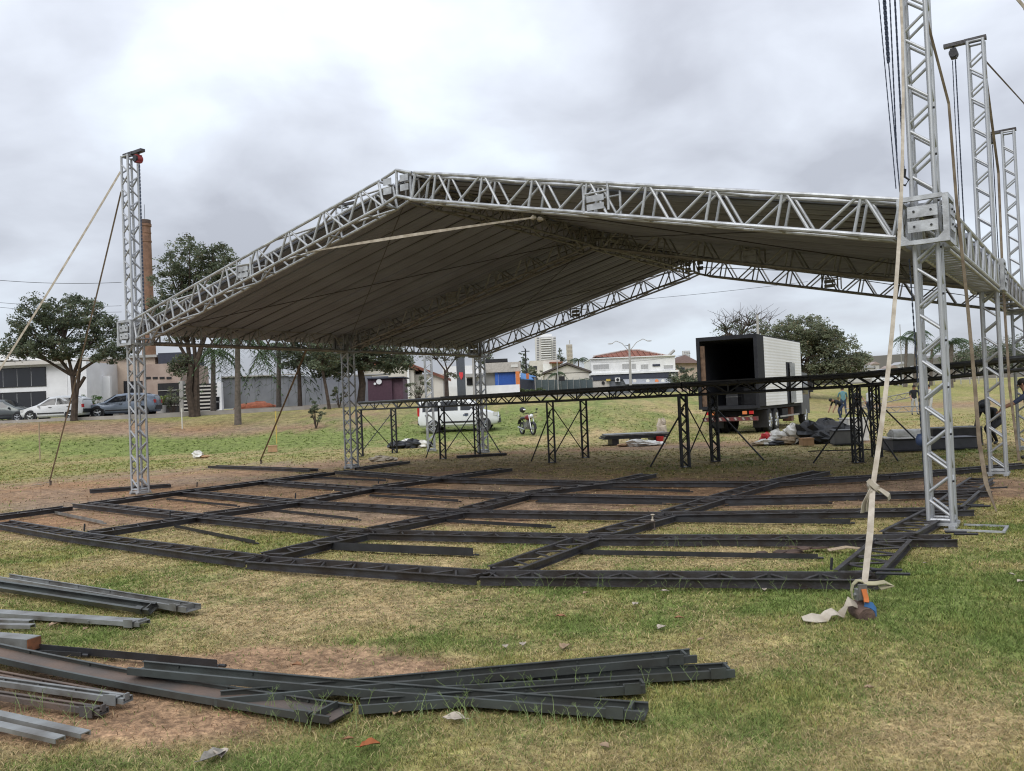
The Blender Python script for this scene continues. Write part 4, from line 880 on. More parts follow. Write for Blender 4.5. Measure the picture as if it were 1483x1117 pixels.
# far blocks
def tower_block(label, px0, px1, py0, py1, Y, m, floors, cols, gm):
    t, o = building('tower_block', label, 'building', (px0 + px1) / 2, Y); o2 = o
    part(t, o, 'wall', m, px0, px1, py0, py1, Y, (at(px1, py0, Y).x - at(px0, py0, Y).x) * .8)
    fh = (py1 - py0) / floors; cw = (px1 - px0) / cols
    for f in range(floors):
        for c in range(cols): part(t, o, 'window', gm, px0 + (c + .22) * cw, px0 + (c + .78) * cw, py0 + (f + .3) * fh, py0 + (f + .8) * fh, Y - .25, .2)
    return t, o
t, o = tower_block('tall white apartment tower with balcony stacks behind the shops', 776, 806, 488, 540, 620, mat('far_white', (.60, .59, .58), .8), 15, 5, mat('far_window', (.22, .22, .24), .4))
part(t, o, 'balcony_stack', CONC, 784, 798, 489, 536, 617, 2.5); part(t, o, 'plant_room', WHITE, 783, 799, 484, 487.8, 622, 10)
for k in range(14): part(t, o, 'balcony_slab', WHITE, 783.5, 798.5, 490 + k * 3.3, 491.2 + k * 3.3, 615.5, 1.4)
t, o = tower_block('narrow beige concrete tower right of the apartment tower', 821, 829.5, 499, 535, 500, mat('far_beige', (.42, .38, .32), .85), 6, 2, mat('far_beige_win', (.34, .31, .27), .7))
rod('mast', at(825, 498, 502) - o, at(825, 493, 502) - o, .25, CONC, t)
t, o = tower_block('small pale tower block above the roofs left of the truck', 990, 1000, 508, 540, 560, mat('far_pale', (.55, .55, .56), .8), 7, 3, mat('far_window2', (.30, .31, .33), .5))
t, o = building('cream_block', 'plain cream block behind the blue shops', 'building', 785, 230); part(t, o, 'wall', CREAM, 768, 812, 522, 570, 230, 12); part(t, o, 'white_annex', WHITE, 787, 800, 527, 560, 228, 2); part(t, o, 'roof_edge', TILE, 796, 815, 524, 526, 227, 10); window(t, o, 772, 778, 530, 536, 230, CONC); window(t, o, 803, 808, 531, 537, 230, CONC)
t, o = building('gable_hall', 'low white gabled hall with dark verge behind small palms', 'hall', 820, 140)
part(t, o, 'wall', CREAM, 790, 854, 541, 580, 140, 10); b = MB(); a, r_, c = at(790, 541, 140) - o, at(821, 529, 140) - o, at(854, 539, 140) - o; b.prism([a, c, r_], (0, 10, 0)); b.build('gable', CREAM, t)
b = MB(); a, r_, c = at(786, 542, 139.5) - o, at(821, 527.5, 139.5) - o, at(857, 540, 139.5) - o; u_ = Vector((0, 0, .3)); b.prism([a, r_, r_ + u_, a + u_], (0, 11, 0)); b.prism([r_, c, c + u_, r_ + u_], (0, 11, 0)); b.build('roof', mat('dark_roof', (.10, .085, .08), .9), t)
t, o = building('boundary_fence', 'dark green mesh fence with posts in front of the gabled hall', 'fence', 815, 112)
for k in range(9): part(t, o, 'fence_panel', mat('fence_green', (.075, .095, .10), .8), 776 + k * 9.2, 776 + k * 9.2 + 8.8, 550, 575, 112 + k * 1.5, .08)
for k in range(10): part(t, o, 'post', CONC, 774.8 + k * 9.2, 775.8 + k * 9.2, 547, 576, 111.8 + k * 1.5, .12)
# two-storey corner building
t, o = building('corner_building', 'two-storey white corner building with navy ground floor and clay-tiled hip roof', 'building', 918, 150); Yb = 150
part(t, o, 'upper_wall', WHITE, 856, 978, 518, 541, Yb, 14); part(t, o, 'navy_band', NAVY, 856, 982, 541.3, 549, Yb - .3, 14); part(t, o, 'ground_floor', mat('slate_wall', (.17, .185, .21), .8), 857, 981, 549.3, 580, Yb, 14)
part(t, o, 'cornice', WHITE, 855, 979, 516.5, 517.8, Yb - .4, 15); part(t, o, 'string_course', WHITE, 855, 983, 538.5, 541, Yb - .5, .45)
SHUT = mat('grey_shutter', (.38, .38, .38), .7)
for a, c, y0, y1 in ((858, 883, 527, 536.5), (900, 913, 526, 536), (913.6, 922, 526, 536), (927, 940, 527, 536), (960, 976, 528, 535.5)):
    w_ = window(t, o, a, c, y0, y1, Yb, WHITE, SHUT, mull=2, fw=.14)
part(t, o, 'lettering', NAVY, 945, 956, 527.5, 530.5, Yb - .15, .08)
b = MB(); a, c = at(860, 517, Yb + .5) - o, at(974, 517.5, Yb + .5) - o; r0, r1 = at(908, 508, Yb + 6) - o, at(926, 508, Yb + 6) - o; a2, c2 = a + Vector((0, 13, 0)), c + Vector((0, 13, 0))
b.add([a, c, c2, a2, r0, r1], [(0, 1, 5, 4), (1, 2, 5), (2, 3, 4, 5), (3, 0, 4), (3, 2, 1, 0)]); rf = b.build('roof', TILE, t)
for p_, q_ in ((a, r0), (c, r1), (r0, r1)): rod('hip_ridge', p_ + Vector((0, 0, .1)), q_ + Vector((0, 0, .1)), .16, mat('pale_ridge', (.42, .36, .33), .9), rf, 6)
for k in range(14):
    f = (k + .5) / 14; p0 = a.lerp(c, f); tt = min(1, min(f, 1 - f) / .42); rod('tile_row', p0 + Vector((0, 0, .12)), p0.lerp(Vector((p0.x, r0.y, r0.z)), tt) + Vector((0, 0, .1)), .1, TILE, rf, 5)
part(t, o, 'garage_door', CREAM, 859, 883, 550, 577, Yb - .15, .12); part(t, o, 'air_conditioner', WHITE, 891, 898, 547, 553, Yb - .9, .6); c = at(894.5, 550, Yb - .95) - o; rod('fan_grille', c, c + Vector((0, -.05, 0)), .27, DARK, t, 12)
c = at(873.5, 554.6, Yb - .3) - o; rod('dark_roundel', c, c + Vector((0, -.05, 0)), .3, DARK, t, 8); part(t, o, 'yellow_lamp', YEL, 878, 884, 549, 552, Yb - .9, .5)
b = MB(); a, c, d, e_ = at(902, 549, Yb - .2) - o, at(966, 548, Yb - .2) - o, at(971, 555, Yb - 2.4) - o, at(906, 556, Yb - 2.4) - o; b.prism([a, c, d, e_], (0, 0, -.1)); aw = b.build('awning', mat('grey_awning', (.30, .31, .33), .7), t)
for k, m_ in ((919, CREAM), (938, PAPER), (951, ORNG), (960, PAPER)): c = at(k, 552.3, Yb - 1.6) - o; rod('sun_emblem', c + Vector((0, -.06, .04)), c + Vector((0, -.12, .06)), .32, m_, aw, 10)
part(t, o, 'shop_opening', DARK, 920, 965, 557, 577, Yb - .1, .08); part(t, o, 'shop_sign', PAPER, 972, 980, 541.5, 545.5, Yb - 1, .3)
t, o = building('brown_house', 'brownish house with tiled roof between corner building and truck', 'house', 992, 170)
part(t, o, 'wall', BEIGE, 979, 1012, 525, 580, 170, 9); b = MB(); a, r_, c = at(974, 526, 169) - o, at(992, 514, 172) - o, at(1016, 526, 169) - o; b.prism([a, c, r_], (0, 9, 0)); b.build('roof', mat('dark_tile', (.13, .085, .07), .9), t); window(t, o, 984, 992, 532, 540, 170, CONC)
rod('solar_tube', at(964, 519, 168) - o, at(976, 508, 170) - o, .3, CONC, t, 6)
# brick chimney
t, o = building('brick_chimney', 'tall round red-brick factory chimney behind the big tree', 'chimney', 217, 120)
b_ = at(219, 600, 120) - o; tp = at(216.2, 327, 120) - o; b = MB(); b.tube((b_.x, 0, -2), (b_.x, 0, tp.z), .98, .74, 20); sh = b.build('shaft', BRICK, t, True)
for k, (pz, rr, hh) in enumerate(((tp.z - .1, .86, .35), (tp.z - 1.1, .8, .18), (tp.z - 2.3, .83, .2), (tp.z + .3, .78, .5))):
    b = MB(); b.tube((b_.x, 0, pz), (b_.x, 0, pz + hh), rr, n=20); b.build('brick_ring', BRICK if k < 3 else mat('dark_brick', (.10, .07, .06), .9), t, True)
rod('lightning_rod', (b_.x, 0, tp.z + .7), (b_.x, 0, tp.z + 3), .03, DARK, t)
# distant ridge with roofs on the right
mb = MB(); prof = [(1225, 540), (1240, 524), (1262, 516), (1290, 514), (1320, 512), (1350, 520), (1390, 512), (1430, 506), (1483, 508), (1600, 512)]
pts = [at(px, py, 420) for px, py in prof]; pts += [Vector((pts[-1].x, 420, -2)), Vector((pts[0].x, 420, -2))]; mb.prism(pts, (0, 160, 0)); mb.build('hill', mat('far_hill', (.20, .185, .175), .95, 0, c2=(.13, .13, .12), scale=.03), kind='structure')
HR = [mat('far_roof_a', (.30, .24, .21), .9), mat('far_roof_b', (.36, .36, .37), .9), mat('far_roof_c', (.44, .43, .41), .9)]
for k in range(10):
    px = 1244 + k * 13 + rg3.uniform(-3, 3) if k < 8 else 1400 + (k - 8) * 40; py = 538 - (k % 3) * 5 if k < 8 else 520; Y = 330 + (k % 3) * 25
    t, o = building('far_house', ('low far house with grey roof, number %d along the ridge from the trees' % (k + 1)) if False else 'small far house on the ridge beyond the field', 'house', px, Y); t['group'] = 'far houses on the ridge'
    part(t, o, 'wall', HR[2], px - 6, px + 6, py, py + 16, Y, 8); x0, x1, z0, z1 = fx(px - 7, px + 7, py - 4, py, Y); b = MB(); b.prism([Vector((x0, Y - .5, z0)) - o, Vector((x1, Y - .5, z0)) - o, Vector(((x0 + x1) / 2, Y - .5, z1)) - o], (0, 9, 0)); b.build('roof', HR[k % 2], t); part(t, o, 'window', GLASS, px - 3, px, py + 3, py + 6, Y - .2, .15)

# ------------------------------------------------------------------ poles, lamps, wires, far fence
t, o = building('street_lamp', 'concrete street lamp with two curved arms in front of the corner building', 'street lamp', 913, 110)
base = at(914, 575, 110) - o; top = at(911.2, 498, 110) - o; b = MB(); b.tube(base, top, .2, .12, 8); b.build('pole', CONC, t, True)
for s_, tip, n_ in ((-1, (886, 498), 'l'), (1, (938, 494), 'r')):
    k_ = at(911.5, 509, 110) - o; e_ = at(*tip, 110) - o; b = MB(); b.path([k_, k_.lerp(e_, .4) + Vector((0, 0, .62)), k_.lerp(e_, .75) + Vector((0, 0, .6)), e_], .045); b.build('arm', CONC, t, True)
    b = MB(); b.ell(e_ + Vector((s_ * .2, 0, 0)), (.34, .12, .07), 8, 5); b.build('lamp_head', CONC, t, True)
for k in range(3): rod('insulator', at(905 + k * 3, 500 + k, 110) - o, at(911, 501, 110) - o, .03, DARK, t, 5)
def pole(label, px, py0, py1, Y, r=.13, m=CONC, name='utility_pole', bar=None):
    t, o = building(name, label, 'pole', px, Y); a, c = at(px, py1, Y) - o, at(px - (py1 - py0) * .042, py0, Y) - o; b = MB(); b.tube(a, c, r, r * .75, 8); b.build('shaft', m, t, True)
    if bar: e_ = c + Vector((-bar, 0, -.4)); f_ = c + Vector((bar, 0, -.4)); rod('cross_arm', e_, f_, .06, m, t, 6)
    return t, o
t, o = pole('dark utility pole with a lamp arm behind the blue shop', 763.5, 505, 570, 125, .13, DARK, bar=.6); e_ = at(757, 501, 125) - o; rod('lamp_arm', at(762.5, 509, 125) - o, e_, .04, DARK, t, 5)
pole('concrete utility pole beside the white shop wall', 688, 510, 575, 92, .2, CONC, bar=.7)
t, o = pole('slim pole with a small black sign in front of the gabled hall', 809, 522, 576, 115, .08, CONC); part(t, o, 'sign', DARK, 809.5, 818, 545, 552, 114.7, .08)
pole('grey mast standing just behind the truck', 1101, 456, 560, 60, .11, CONC, 'mast')
pole('thin pole left of the far palms', 1307, 470, 560, 95, .06, CONC)
t, o = pole('tall lamp mast among the far trees at the right', 1430, 474, 560, 100, .08, CONC, 'mast', bar=.4)
def wire(label, a, c, sag, r=.012):
    t = link('power_line', None, label=label, cat='wire', group='overhead wires'); t.location = a; b = MB(); b.path([p - a for p in sagged(a, c, sag, 16)], r, 4); b.build('cable', DARK, t)
wire('overhead wire crossing the sky left of the left tower', at(-60, 400, 70), at(176, 409, 74), .3, .02); wire('pair of low overhead wires left of the first tree, upper', at(-60, 432, 75), at(176, 443, 78), .3, .016); wire('pair of low overhead wires left of the first tree, lower', at(-60, 438, 75), at(176, 452, 78), .3, .016)
wire('long thin overhead wire seen under the rear gable', at(700, 448, 130), at(1170, 408, 110), .5, .025); wire('thin overhead wires around the corner building', at(806, 521, 118), at(1000, 512, 140), .8, .02)
t, o = building('far_fence', 'low post-and-rail fence across the far end of the field', 'fence', 1360, 96)
for k in range(15): px = 1262 + k * 13; a = at(px, 560, 96); z = T(a.x, 96); rod('post', Vector((a.x, 96, z)) - o, Vector((a.x, 96, z + 1.1)) - o, .06, CONC, t, 6)
for zz in (.5, 1.0): rod('rail', Vector((at(1262, 560, 96).x, 96, T(at(1262, 560, 96).x, 96) + zz)) - o, Vector((at(1444, 560, 96).x, 96, T(at(1444, 560, 96).x, 96) + zz)) - o, .03, CONC, t, 5)

# ------------------------------------------------------------------ trees
LEAFM = {}
def leaf_mat(key, c):
    if key not in LEAFM: LEAFM[key] = attr_mat('leaf_' + key, 'leafcol', .7, trans=.38)
    return LEAFM[key]
def leaves(name, C, S, colr, key, parent, rs, size, n_per):
    # C: clump centres (k,3) with radius S (k,) -> many small leaf-sized quads
    k = len(C); n = k * n_per; ci = np.repeat(np.arange(k), n_per)
    d = rs.randn(n, 3); d /= np.linalg.norm(d, axis=1)[:, None]; rr = rs.rand(n) ** .45
    P = C[ci] + d * (rr * S[ci])[:, None] * np.array((1, 1, .62)); s = size * (.6 + .8 * rs.rand(n))
    a = rs.randn(n, 3); a[:, 2] *= .6; a /= np.linalg.norm(a, axis=1)[:, None]; b = np.cross(a, rs.randn(n, 3)); b /= np.linalg.norm(b, axis=1)[:, None]
    V = np.stack([P - a * s[:, None], P + b * s[:, None] * .5, P + a * s[:, None], P - b * s[:, None] * .5], 1)
    me = bpy.data.meshes.new(name); me.vertices.add(n * 4); me.vertices.foreach_set('co', V.ravel()); me.loops.add(n * 4); me.loops.foreach_set('vertex_index', np.arange(n * 4))
    me.polygons.add(n); me.polygons.foreach_set('loop_start', np.arange(0, n * 4, 4)); me.polygons.foreach_set('loop_total', np.full(n, 4)); me.update()
    base = np.array(colr); cl = base * (.65 + .7 * rs.rand(k))[ci][:, None] * (.75 + .5 * rs.rand(n))[:, None]
    cl[:, 0] *= 1 + .35 * (rs.rand(n) < .12); cc = np.repeat(np.concatenate([cl, np.ones((n, 1))], 1)[:, None], 4, 1)
    ca = me.color_attributes.new('leafcol', 'FLOAT_COLOR', 'POINT'); ca.data.foreach_set('color', cc.ravel()); me.materials.append(leaf_mat('green', colr))
    return link(name, me, parent)
def tree(name, label, base, crowns, trunk_r, fork, colr, seed, size=.1, n_per=40, clump=.55, dens=26, stems=1, group='trees around the field', bare=0, lean=0.0):
    rs = np.random.RandomState(seed); base = Vector(base); t = thing(name, label, 'tree', base, 0, group); Cs = []; Ss = []
    mb = MB(); top = base + Vector((lean, 0, fork))
    roots = []
    for s_ in range(stems):
        off = Vector((0, 0, 0)) if stems == 1 else Vector((math.cos(s_ * 2.4) * trunk_r * .6, math.sin(s_ * 2.4) * trunk_r * .6, 0)); tp = Vector((lean, 0, fork)) + off * (1 if stems == 1 else fork * .55)
        mid = off.lerp(tp, .5) + Vector((rs.randn() * .08, rs.randn() * .08, 0)) * (fork * .4)
        mb.path([off - Vector((0, 0, .3)), off + Vector((0, 0, .15)), mid, tp], [trunk_r * 1.35, trunk_r, trunk_r * .85, trunk_r * .7], 8); roots.append(tp)
    for (cx, cy, cz, rx, ry, rz) in crowns:
        k = int(dens * 1.15 * (rx * ry * rz) ** .6) + 5
        d = rs.randn(k, 3); d /= np.linalg.norm(d, axis=1)[:, None]; r = rs.rand(k) ** .28 * (1 + .12 * rs.randn(k))
        c = np.array((cx, cy, cz)) + d * r[:, None] * np.array((rx, ry, rz)) * .9; c[:, 2] = np.maximum(c[:, 2], cz - rz * .7)
        Cs.append(c); Ss.append(clump * .78 * (.5 + .9 * rs.rand(k)))
        ctr = Vector((cx, cy, cz)); st = min(roots, key=lambda q: (q - ctr).length)
        kk = st.lerp(ctr, .55) + Vector((rs.randn() * .15, rs.randn() * .15, 0)); mb.path([st, kk, ctr], [trunk_r * .55, trunk_r * .38, trunk_r * .18], 6)
        for i in rs.choice(k, min(k, 9), False):
            q = Vector(c[i]); m_ = kk.lerp(q, .5) + Vector((0, 0, .15)); mb.path([kk, m_, q], [trunk_r * .26, trunk_r * .16, .015], 5)
    if bare:
        for i in range(bare):
            cx, cy, cz, rx, ry, rz = crowns[i % len(crowns)]; ctr = Vector((cx, cy, cz)); q = ctr + Vector((rs.uniform(-rx, rx), rs.uniform(-ry, ry), rz * rs.uniform(.6, 1.5))); m_ = ctr.lerp(q, .5) + Vector((rs.randn() * .3, 0, 0)); mb.path([ctr, m_, q], [.06, .04, .012], 4)
            for j in range(4): q2 = q + Vector((rs.randn() * .6, rs.randn() * .5, rs.uniform(.1, .9))); mb.path([m_.lerp(q, .6), q2], [.02, .008], 4)
    mb.build('trunk', BARK, t, True)
    C = np.concatenate(Cs); S = np.concatenate(Ss); leaves('crown', C, S, colr, 'g', t, rs, size * .92, int(n_per * .62))
    return t
def tbase(px, Y, dz=0): p = at(px, 600, Y); return Vector((p.x, Y, T(p.x, Y) + dz))
def crel(base, px, py, Y, rx, ry, rz): p = at(px, py, Y) - base; return (p.x, p.y, p.z, rx, ry, rz)
G1 = (.12, .145, .095); G2 = (.14, .165, .105); G3 = (.165, .185, .118)
b0 = tbase(107, 50.3); tree('street_tree', 'spreading dark street tree in front of the white house', b0, [crel(b0, 50, 480, 50.5, 1.9, 1.8, 1.1), crel(b0, 95, 452, 50.5, 2.4, 2.2, 1.25), crel(b0, 140, 478, 50.3, 1.6, 1.6, 1.0), crel(b0, 80, 505, 50, 2.5, 1.8, .7), crel(b0, 160, 512, 50.2, 1.1, 1.3, .7), crel(b0, 25, 505, 50.6, 1.0, 1.2, .7)], .2, 2.6, G1, 1, .085, 90, .5, 30)
rod('pruned_stub', (.3, 0, 1.9), (.75, -.1, 2.5), .1, BARK, bpy.data.objects['street_tree'])
rod('side_stem', (.15, 0, 1.0), (.6, -.1, 4.0), .09, BARK, bpy.data.objects['street_tree'])
b0 = tbase(281, 52.8); tree('street_tree', 'tall multi-stemmed tree rising above the roof corner beside the chimney', b0, [crel(b0, 275, 375, 53, 1.9, 1.8, 1.6), crel(b0, 318, 378, 53, 1.3, 1.4, 1.2), crel(b0, 250, 410, 53, 1.5, 1.6, 1.3), crel(b0, 300, 425, 53, 2.0, 1.8, 1.5), crel(b0, 232, 450, 53, 1.1, 1.2, 1.2), crel(b0, 265, 470, 53, 1.8, 1.6, 1.3), crel(b0, 330, 400, 53, .9, 1, .9), crel(b0, 262, 530, 52.6, .8, .8, .8)], .24, 3.2, G2, 2, .085, 80, .5, 26, stems=4)
b0 = tbase(523, 61); tree('street_tree', 'dark broad tree behind the middle left tower', b0, [crel(b0, 500, 520, 61, 2.2, 2, 1.1), crel(b0, 545, 515, 61, 2.6, 2, 1.3), crel(b0, 480, 535, 61, 1.5, 1.5, .8), crel(b0, 572, 525, 61, 1.5, 1.5, .9), crel(b0, 520, 490, 61, 3, 2, 1.5)], .3, 3, G1, 3, .11, 60, .6, 26)
b0 = tbase(435, 60); tree('street_tree', 'straight dark trunk with low crown under the left eave', b0, [crel(b0, 437, 520, 60, 2.0, 1.8, 1.0), crel(b0, 450, 490, 60, 2.5, 2, 1.2), crel(b0, 470, 525, 60, 1.5, 1.4, .8)], .17, 3.3, G1, 4, .11, 55, .55, 24)
b0 = tbase(477, 57); tree('street_tree', 'slender tree with an S-curved trunk under the left eave', b0, [crel(b0, 466, 520, 57, 1.3, 1.2, .9), crel(b0, 478, 495, 57, 1.8, 1.4, 1.1)], .12, 2.9, G2, 5, .11, 45, .5, 22, lean=-.4)
b0 = tbase(648, 75); tree('street_tree', 'thin light tree with forked trunk in front of the white shop', b0, [crel(b0, 645, 512, 75, 1.6, 1.4, .9), crel(b0, 668, 508, 75, 1.3, 1.2, .8), crel(b0, 622, 510, 75, 1.2, 1.2, .8), crel(b0, 655, 545, 75, .5, .5, .4)], .14, 2.6, G3, 6, .1, 26, .45, 16, stems=2)
b0 = tbase(1165, 72); tree('park_tree', 'broad dense tree behind the truck box', b0, [crel(b0, 1140, 485, 72, 2.0, 2, 1.5), crel(b0, 1175, 478, 72, 2.1, 2, 1.3), crel(b0, 1205, 500, 72, 2.2, 2, 1.4), crel(b0, 1160, 515, 72, 2.8, 2, 1.8), crel(b0, 1225, 528, 72, 1.8, 1.8, 1.1), crel(b0, 1195, 540, 72, 2.8, 2, 1.2), crel(b0, 1245, 520, 73, .9, 1, .6), crel(b0, 1120, 520, 72, 1.6, 1.5, 1.6)], .35, 2.2, G3, 7, .1, 85, .62, 30, stems=3)
b0 = tbase(1065, 78); tree('park_tree', 'half bare tree with twiggy top left of the dense tree', b0, [crel(b0, 1050, 478, 78, 1.5, 1.4, .9), crel(b0, 1085, 472, 78, 1.7, 1.4, 1.0), crel(b0, 1070, 490, 78, 2.0, 1.6, 1.0), crel(b0, 1105, 485, 78, 1.3, 1.3, 1.1)], .22, 4.2, G1, 8, .1, 22, .5, 14, bare=36)
for i, (px, py, Y, r_, lab) in enumerate(((1385, 520, 140, 3, 'dark far tree right of the palms'), (1420, 515, 150, 4, 'larger far tree between the right towers'), (1465, 512, 150, 4.5, 'far tree at the right picture edge'), (1290, 548, 120, 1.4, 'small far bush left of the palms'), (700, 519, 180, 2.2, 'far tree over the beige upper wall'), (990, 545, 120, 2.2, 'green tree left of the truck box'), (1005, 556, 115, 1.6, 'low bush beside the truck box'), (758, 530, 150, 1.8, 'conifer-like tree by the dark pole'), (811, 517, 260, 2.0, 'slim pointed tree between the far towers'), (770, 540, 140, 1.6, 'bright green palm-like shrub by the awning'))):
    b0 = tbase(px, Y); c = at(px, py, Y) - b0; tree('far_tree', lab, b0, [(c.x, 0, c.z, r_ * (.5 if i in (7, 8) else 1), r_ * .6, r_ * (1.4 if i in (7, 8) else .7)), (c.x + r_ * .4, 0, c.z - r_ * .4, r_ * .6, r_ * .5, r_ * .4)], .14, max(.5, c.z - r_ * .8), G3 if i == 9 else G1, 20 + i, .16, 40, r_ * .3, 14, group='far trees')
# hedge and shrubs
def shrub(name, label, px, Y, r, h, colr, seed, n=10, group='shrubs and saplings'):
    b0 = tbase(px, Y); rs = np.random.RandomState(seed); t = thing(name, label, 'shrub', b0, 0, group); mb = MB()
    C = np.stack([rs.uniform(-r, r, n), rs.uniform(-r * .6, r * .6, n), rs.uniform(h * .35, h, n)], 1)
    for c in C: mb.path([(0, 0, -.1), (c[0] * .4, c[1] * .4, c[2] * .5), tuple(c)], [.03, .02, .008], 5)
    mb.build('stem', BARK, t); leaves('foliage', np.concatenate([C, C * .8 + rs.randn(n, 3) * r * .25]), np.full(2 * n, max(.14, r * .26)), colr, 'g', t, rs, .055 * max(1, Y / 60), 45)
for k in range(4): shrub('hedge_bush', 'clipped pale green bush, %s in the hedge row below the awning shop' % ('leftmost', 'second', 'third', 'rightmost')[k], 757 + k * 9, 100, .42, .9, (.13, .17, .08), 40 + k)
shrub('sapling', 'thin young sapling with dark leaves on the green slope', 457, 47, .45, 1.5, G2, 50, 9); shrub('sapling', 'small sapling beside the middle left tower', 492, 58, .5, 1.6, G2, 51, 8); shrub('sapling', 'bushy light sapling in front of the pale house', 607, 66, .9, 2.0, G3, 52, 14)
shrub('garden_shrub', 'leafy green shrub between the parked white and blue cars', 134, 58.5, .8, 1.5, (.06, .12, .03), 53, 14); shrub('garden_shrub', 'shrub in front of the dark garage gate', 250, 61.5, .9, 1.9, G3, 54, 14); shrub('garden_shrub', 'low planting behind the dark car at the left edge', 20, 58, 1.6, .6, (.07, .12, .04), 55, 16)
# potted plant
b0 = tbase(234, 61.2); t = thing('potted_plant', 'grey pot with light green spiky plant by the garage', 'plant', b0, 0); b = MB(); b.tube((0, 0, .1), (0, 0, .7), .28, .36, 12); b.build('pot', CONC, t, True)
b = MB()
for k in range(16): a = k * 2.4; b.ribbon([Vector((0, 0, .7)), Vector((math.cos(a) * .4, math.sin(a) * .4, 1.35)), Vector((math.cos(a) * .8, math.sin(a) * .8, 1.3))], [.08, .1, .02], .01, Vector((-math.sin(a), math.cos(a), 0)))
b.build('leaves', mat('lime_leaf', (.22, .28, .07), .7), t)
def palm(label, px, Y, topy, r, nf, seed, droop=1.0, colr=(.045, .075, .03), trunk=.16, name='palm_tree'):
    b0 = tbase(px, Y); c = at(px, topy, Y) - b0; c.y = 0; c.x *= 1; rs = np.random.RandomState(seed); t = thing(name, label, 'palm', b0, 0, 'palms'); mb = MB(); mb.path([(0, 0, -.2), (c.x * .3, 0, c.z * .35), (c.x * .8, 0, c.z * .8), (c.x, 0, c.z)], [trunk * 1.3, trunk, trunk * .9, trunk * .7], 10); mb.build('trunk', PBARK, t, True)
    m = mat('palm_leaf_%d' % int(colr[0] * 1000), colr, .7, 0, var=.3, scale=2)
    for k in range(nf):
        a = k * 2.399 + rs.rand() * .3; el = rs.uniform(-.2, 1.0); b = MB(); pts = []
        for j in range(7):
            f = j / 6; rad = r * f * (math.cos(el) * .6 + .45); z = r * (math.sin(el) * f * .9 - droop * .75 * f * f); pts.append(Vector((c.x + math.cos(a) * rad, math.sin(a) * rad, c.z + z)))
        b.path(pts, [.03, .025, .02, .015, .012, .01, .006], 4); d2 = Vector((-math.sin(a), math.cos(a), 0))
        for j in range(1, 13):
            f = j / 12.5 * 6; i = min(int(f), 5); p = pts[i].lerp(pts[i + 1], f - i)
            for s_ in (-1, 1):
                ln = r * .3 * math.sin(math.pi * (.15 + .8 * j / 12)) + .08; q = p + d2 * (s_ * ln * .75) + Vector((math.cos(a) * ln * .3, math.sin(a) * ln * .3, -ln * .55)); b.ribbon([p, q], [.07 * r / 2, .015], .006, Vector((math.cos(a), math.sin(a), .2)))
        b.build('frond', m, t)
    return t
palm('palm with drooping fronds and ringed trunk under the left eave', 344, 49.5, 488, 2.6, 16, 1, 1.7)
palm('bushy green palm beside the slatted gate', 309, 58, 508, 2.2, 16, 2, 1.5)
palm('willowy palm with long hanging fronds in front of the grey wall', 404, 62, 500, 3.0, 16, 3, 2.3, (.075, .10, .05))
palm('left one of the two tall far palms', 1313, 92, 490, 1.7, 14, 4, 1.2); palm('tallest far palm, left of the nearest tower', 1327, 92, 482, 1.9, 14, 5, 1.2); palm('thick bushy far palm right of the nearest tower', 1378, 88, 496, 2.4, 18, 6, 1.1, trunk=.25); palm('short palm directly behind the nearest tower', 1350, 95, 500, 1.8, 12, 7, 1.2)
palm('small palm in front of the gabled hall', 806, 118, 541, 1.7, 12, 8, 1.3); palm('spreading palm above the gabled hall roof', 838, 175, 521, 3.2, 14, 9, 1.2); palm('palm at the corner of the gabled hall', 845, 130, 550, 1.5, 12, 10, 1.2); palm('low palm right of the corner building', 994, 128, 548, 1.8, 12, 11, 1.2)

# ------------------------------------------------------------------ vehicles
def wheel(t, x, y, r, wd, side, rim=RIM, spokes=5, zc=None):
    zc = r if zc is None else zc; b = MB(); n = 20; vs = []; prof = [(-wd / 2, r * .62), (-wd / 2, r * .9), (-wd * .35, r), (wd * .35, r), (wd / 2, r * .9), (wd / 2, r * .62)]
    for i in range(n):
        a = 2 * math.pi * i / n
        for (yy, rr) in prof: vs.append((x + math.cos(a) * rr, y + yy, zc + math.sin(a) * rr))
    k = len(prof); b.add(vs, [(i * k + j, i * k + (j + 1) % k, ((i + 1) % n) * k + (j + 1) % k, ((i + 1) % n) * k + j) for i in range(n) for j in range(k)]); w_ = b.build('wheel', TYRE, t, True)
    b = MB(); yo = y + side * wd * .36; b.tube((x, yo - .02, zc), (x, yo, zc), r * .63, n=20)
    b.tube((x, yo, zc), (x, yo + side * .03, zc), r * .14, n=10); b.build('hub_disc', PLASB, w_)
    b = MB()
    for i in range(spokes):
        a = 2 * math.pi * i / spokes + .3; p = Vector((x, yo + side * .02, zc)); q = p + Vector((math.cos(a) * r * .6, 0, math.sin(a) * r * .6)); b.tube(p, q, r * .10, r * .08, 6)
    for i in range(18):
        a0, a1 = 2 * math.pi * i / 18, 2 * math.pi * (i + 1) / 18; b.tube((x + math.cos(a0) * r * .6, yo + side * .015, zc + math.sin(a0) * r * .6), (x + math.cos(a1) * r * .6, yo + side * .015, zc + math.sin(a1) * r * .6), r * .05, n=5)
    b.build('rim', rim, w_, True)
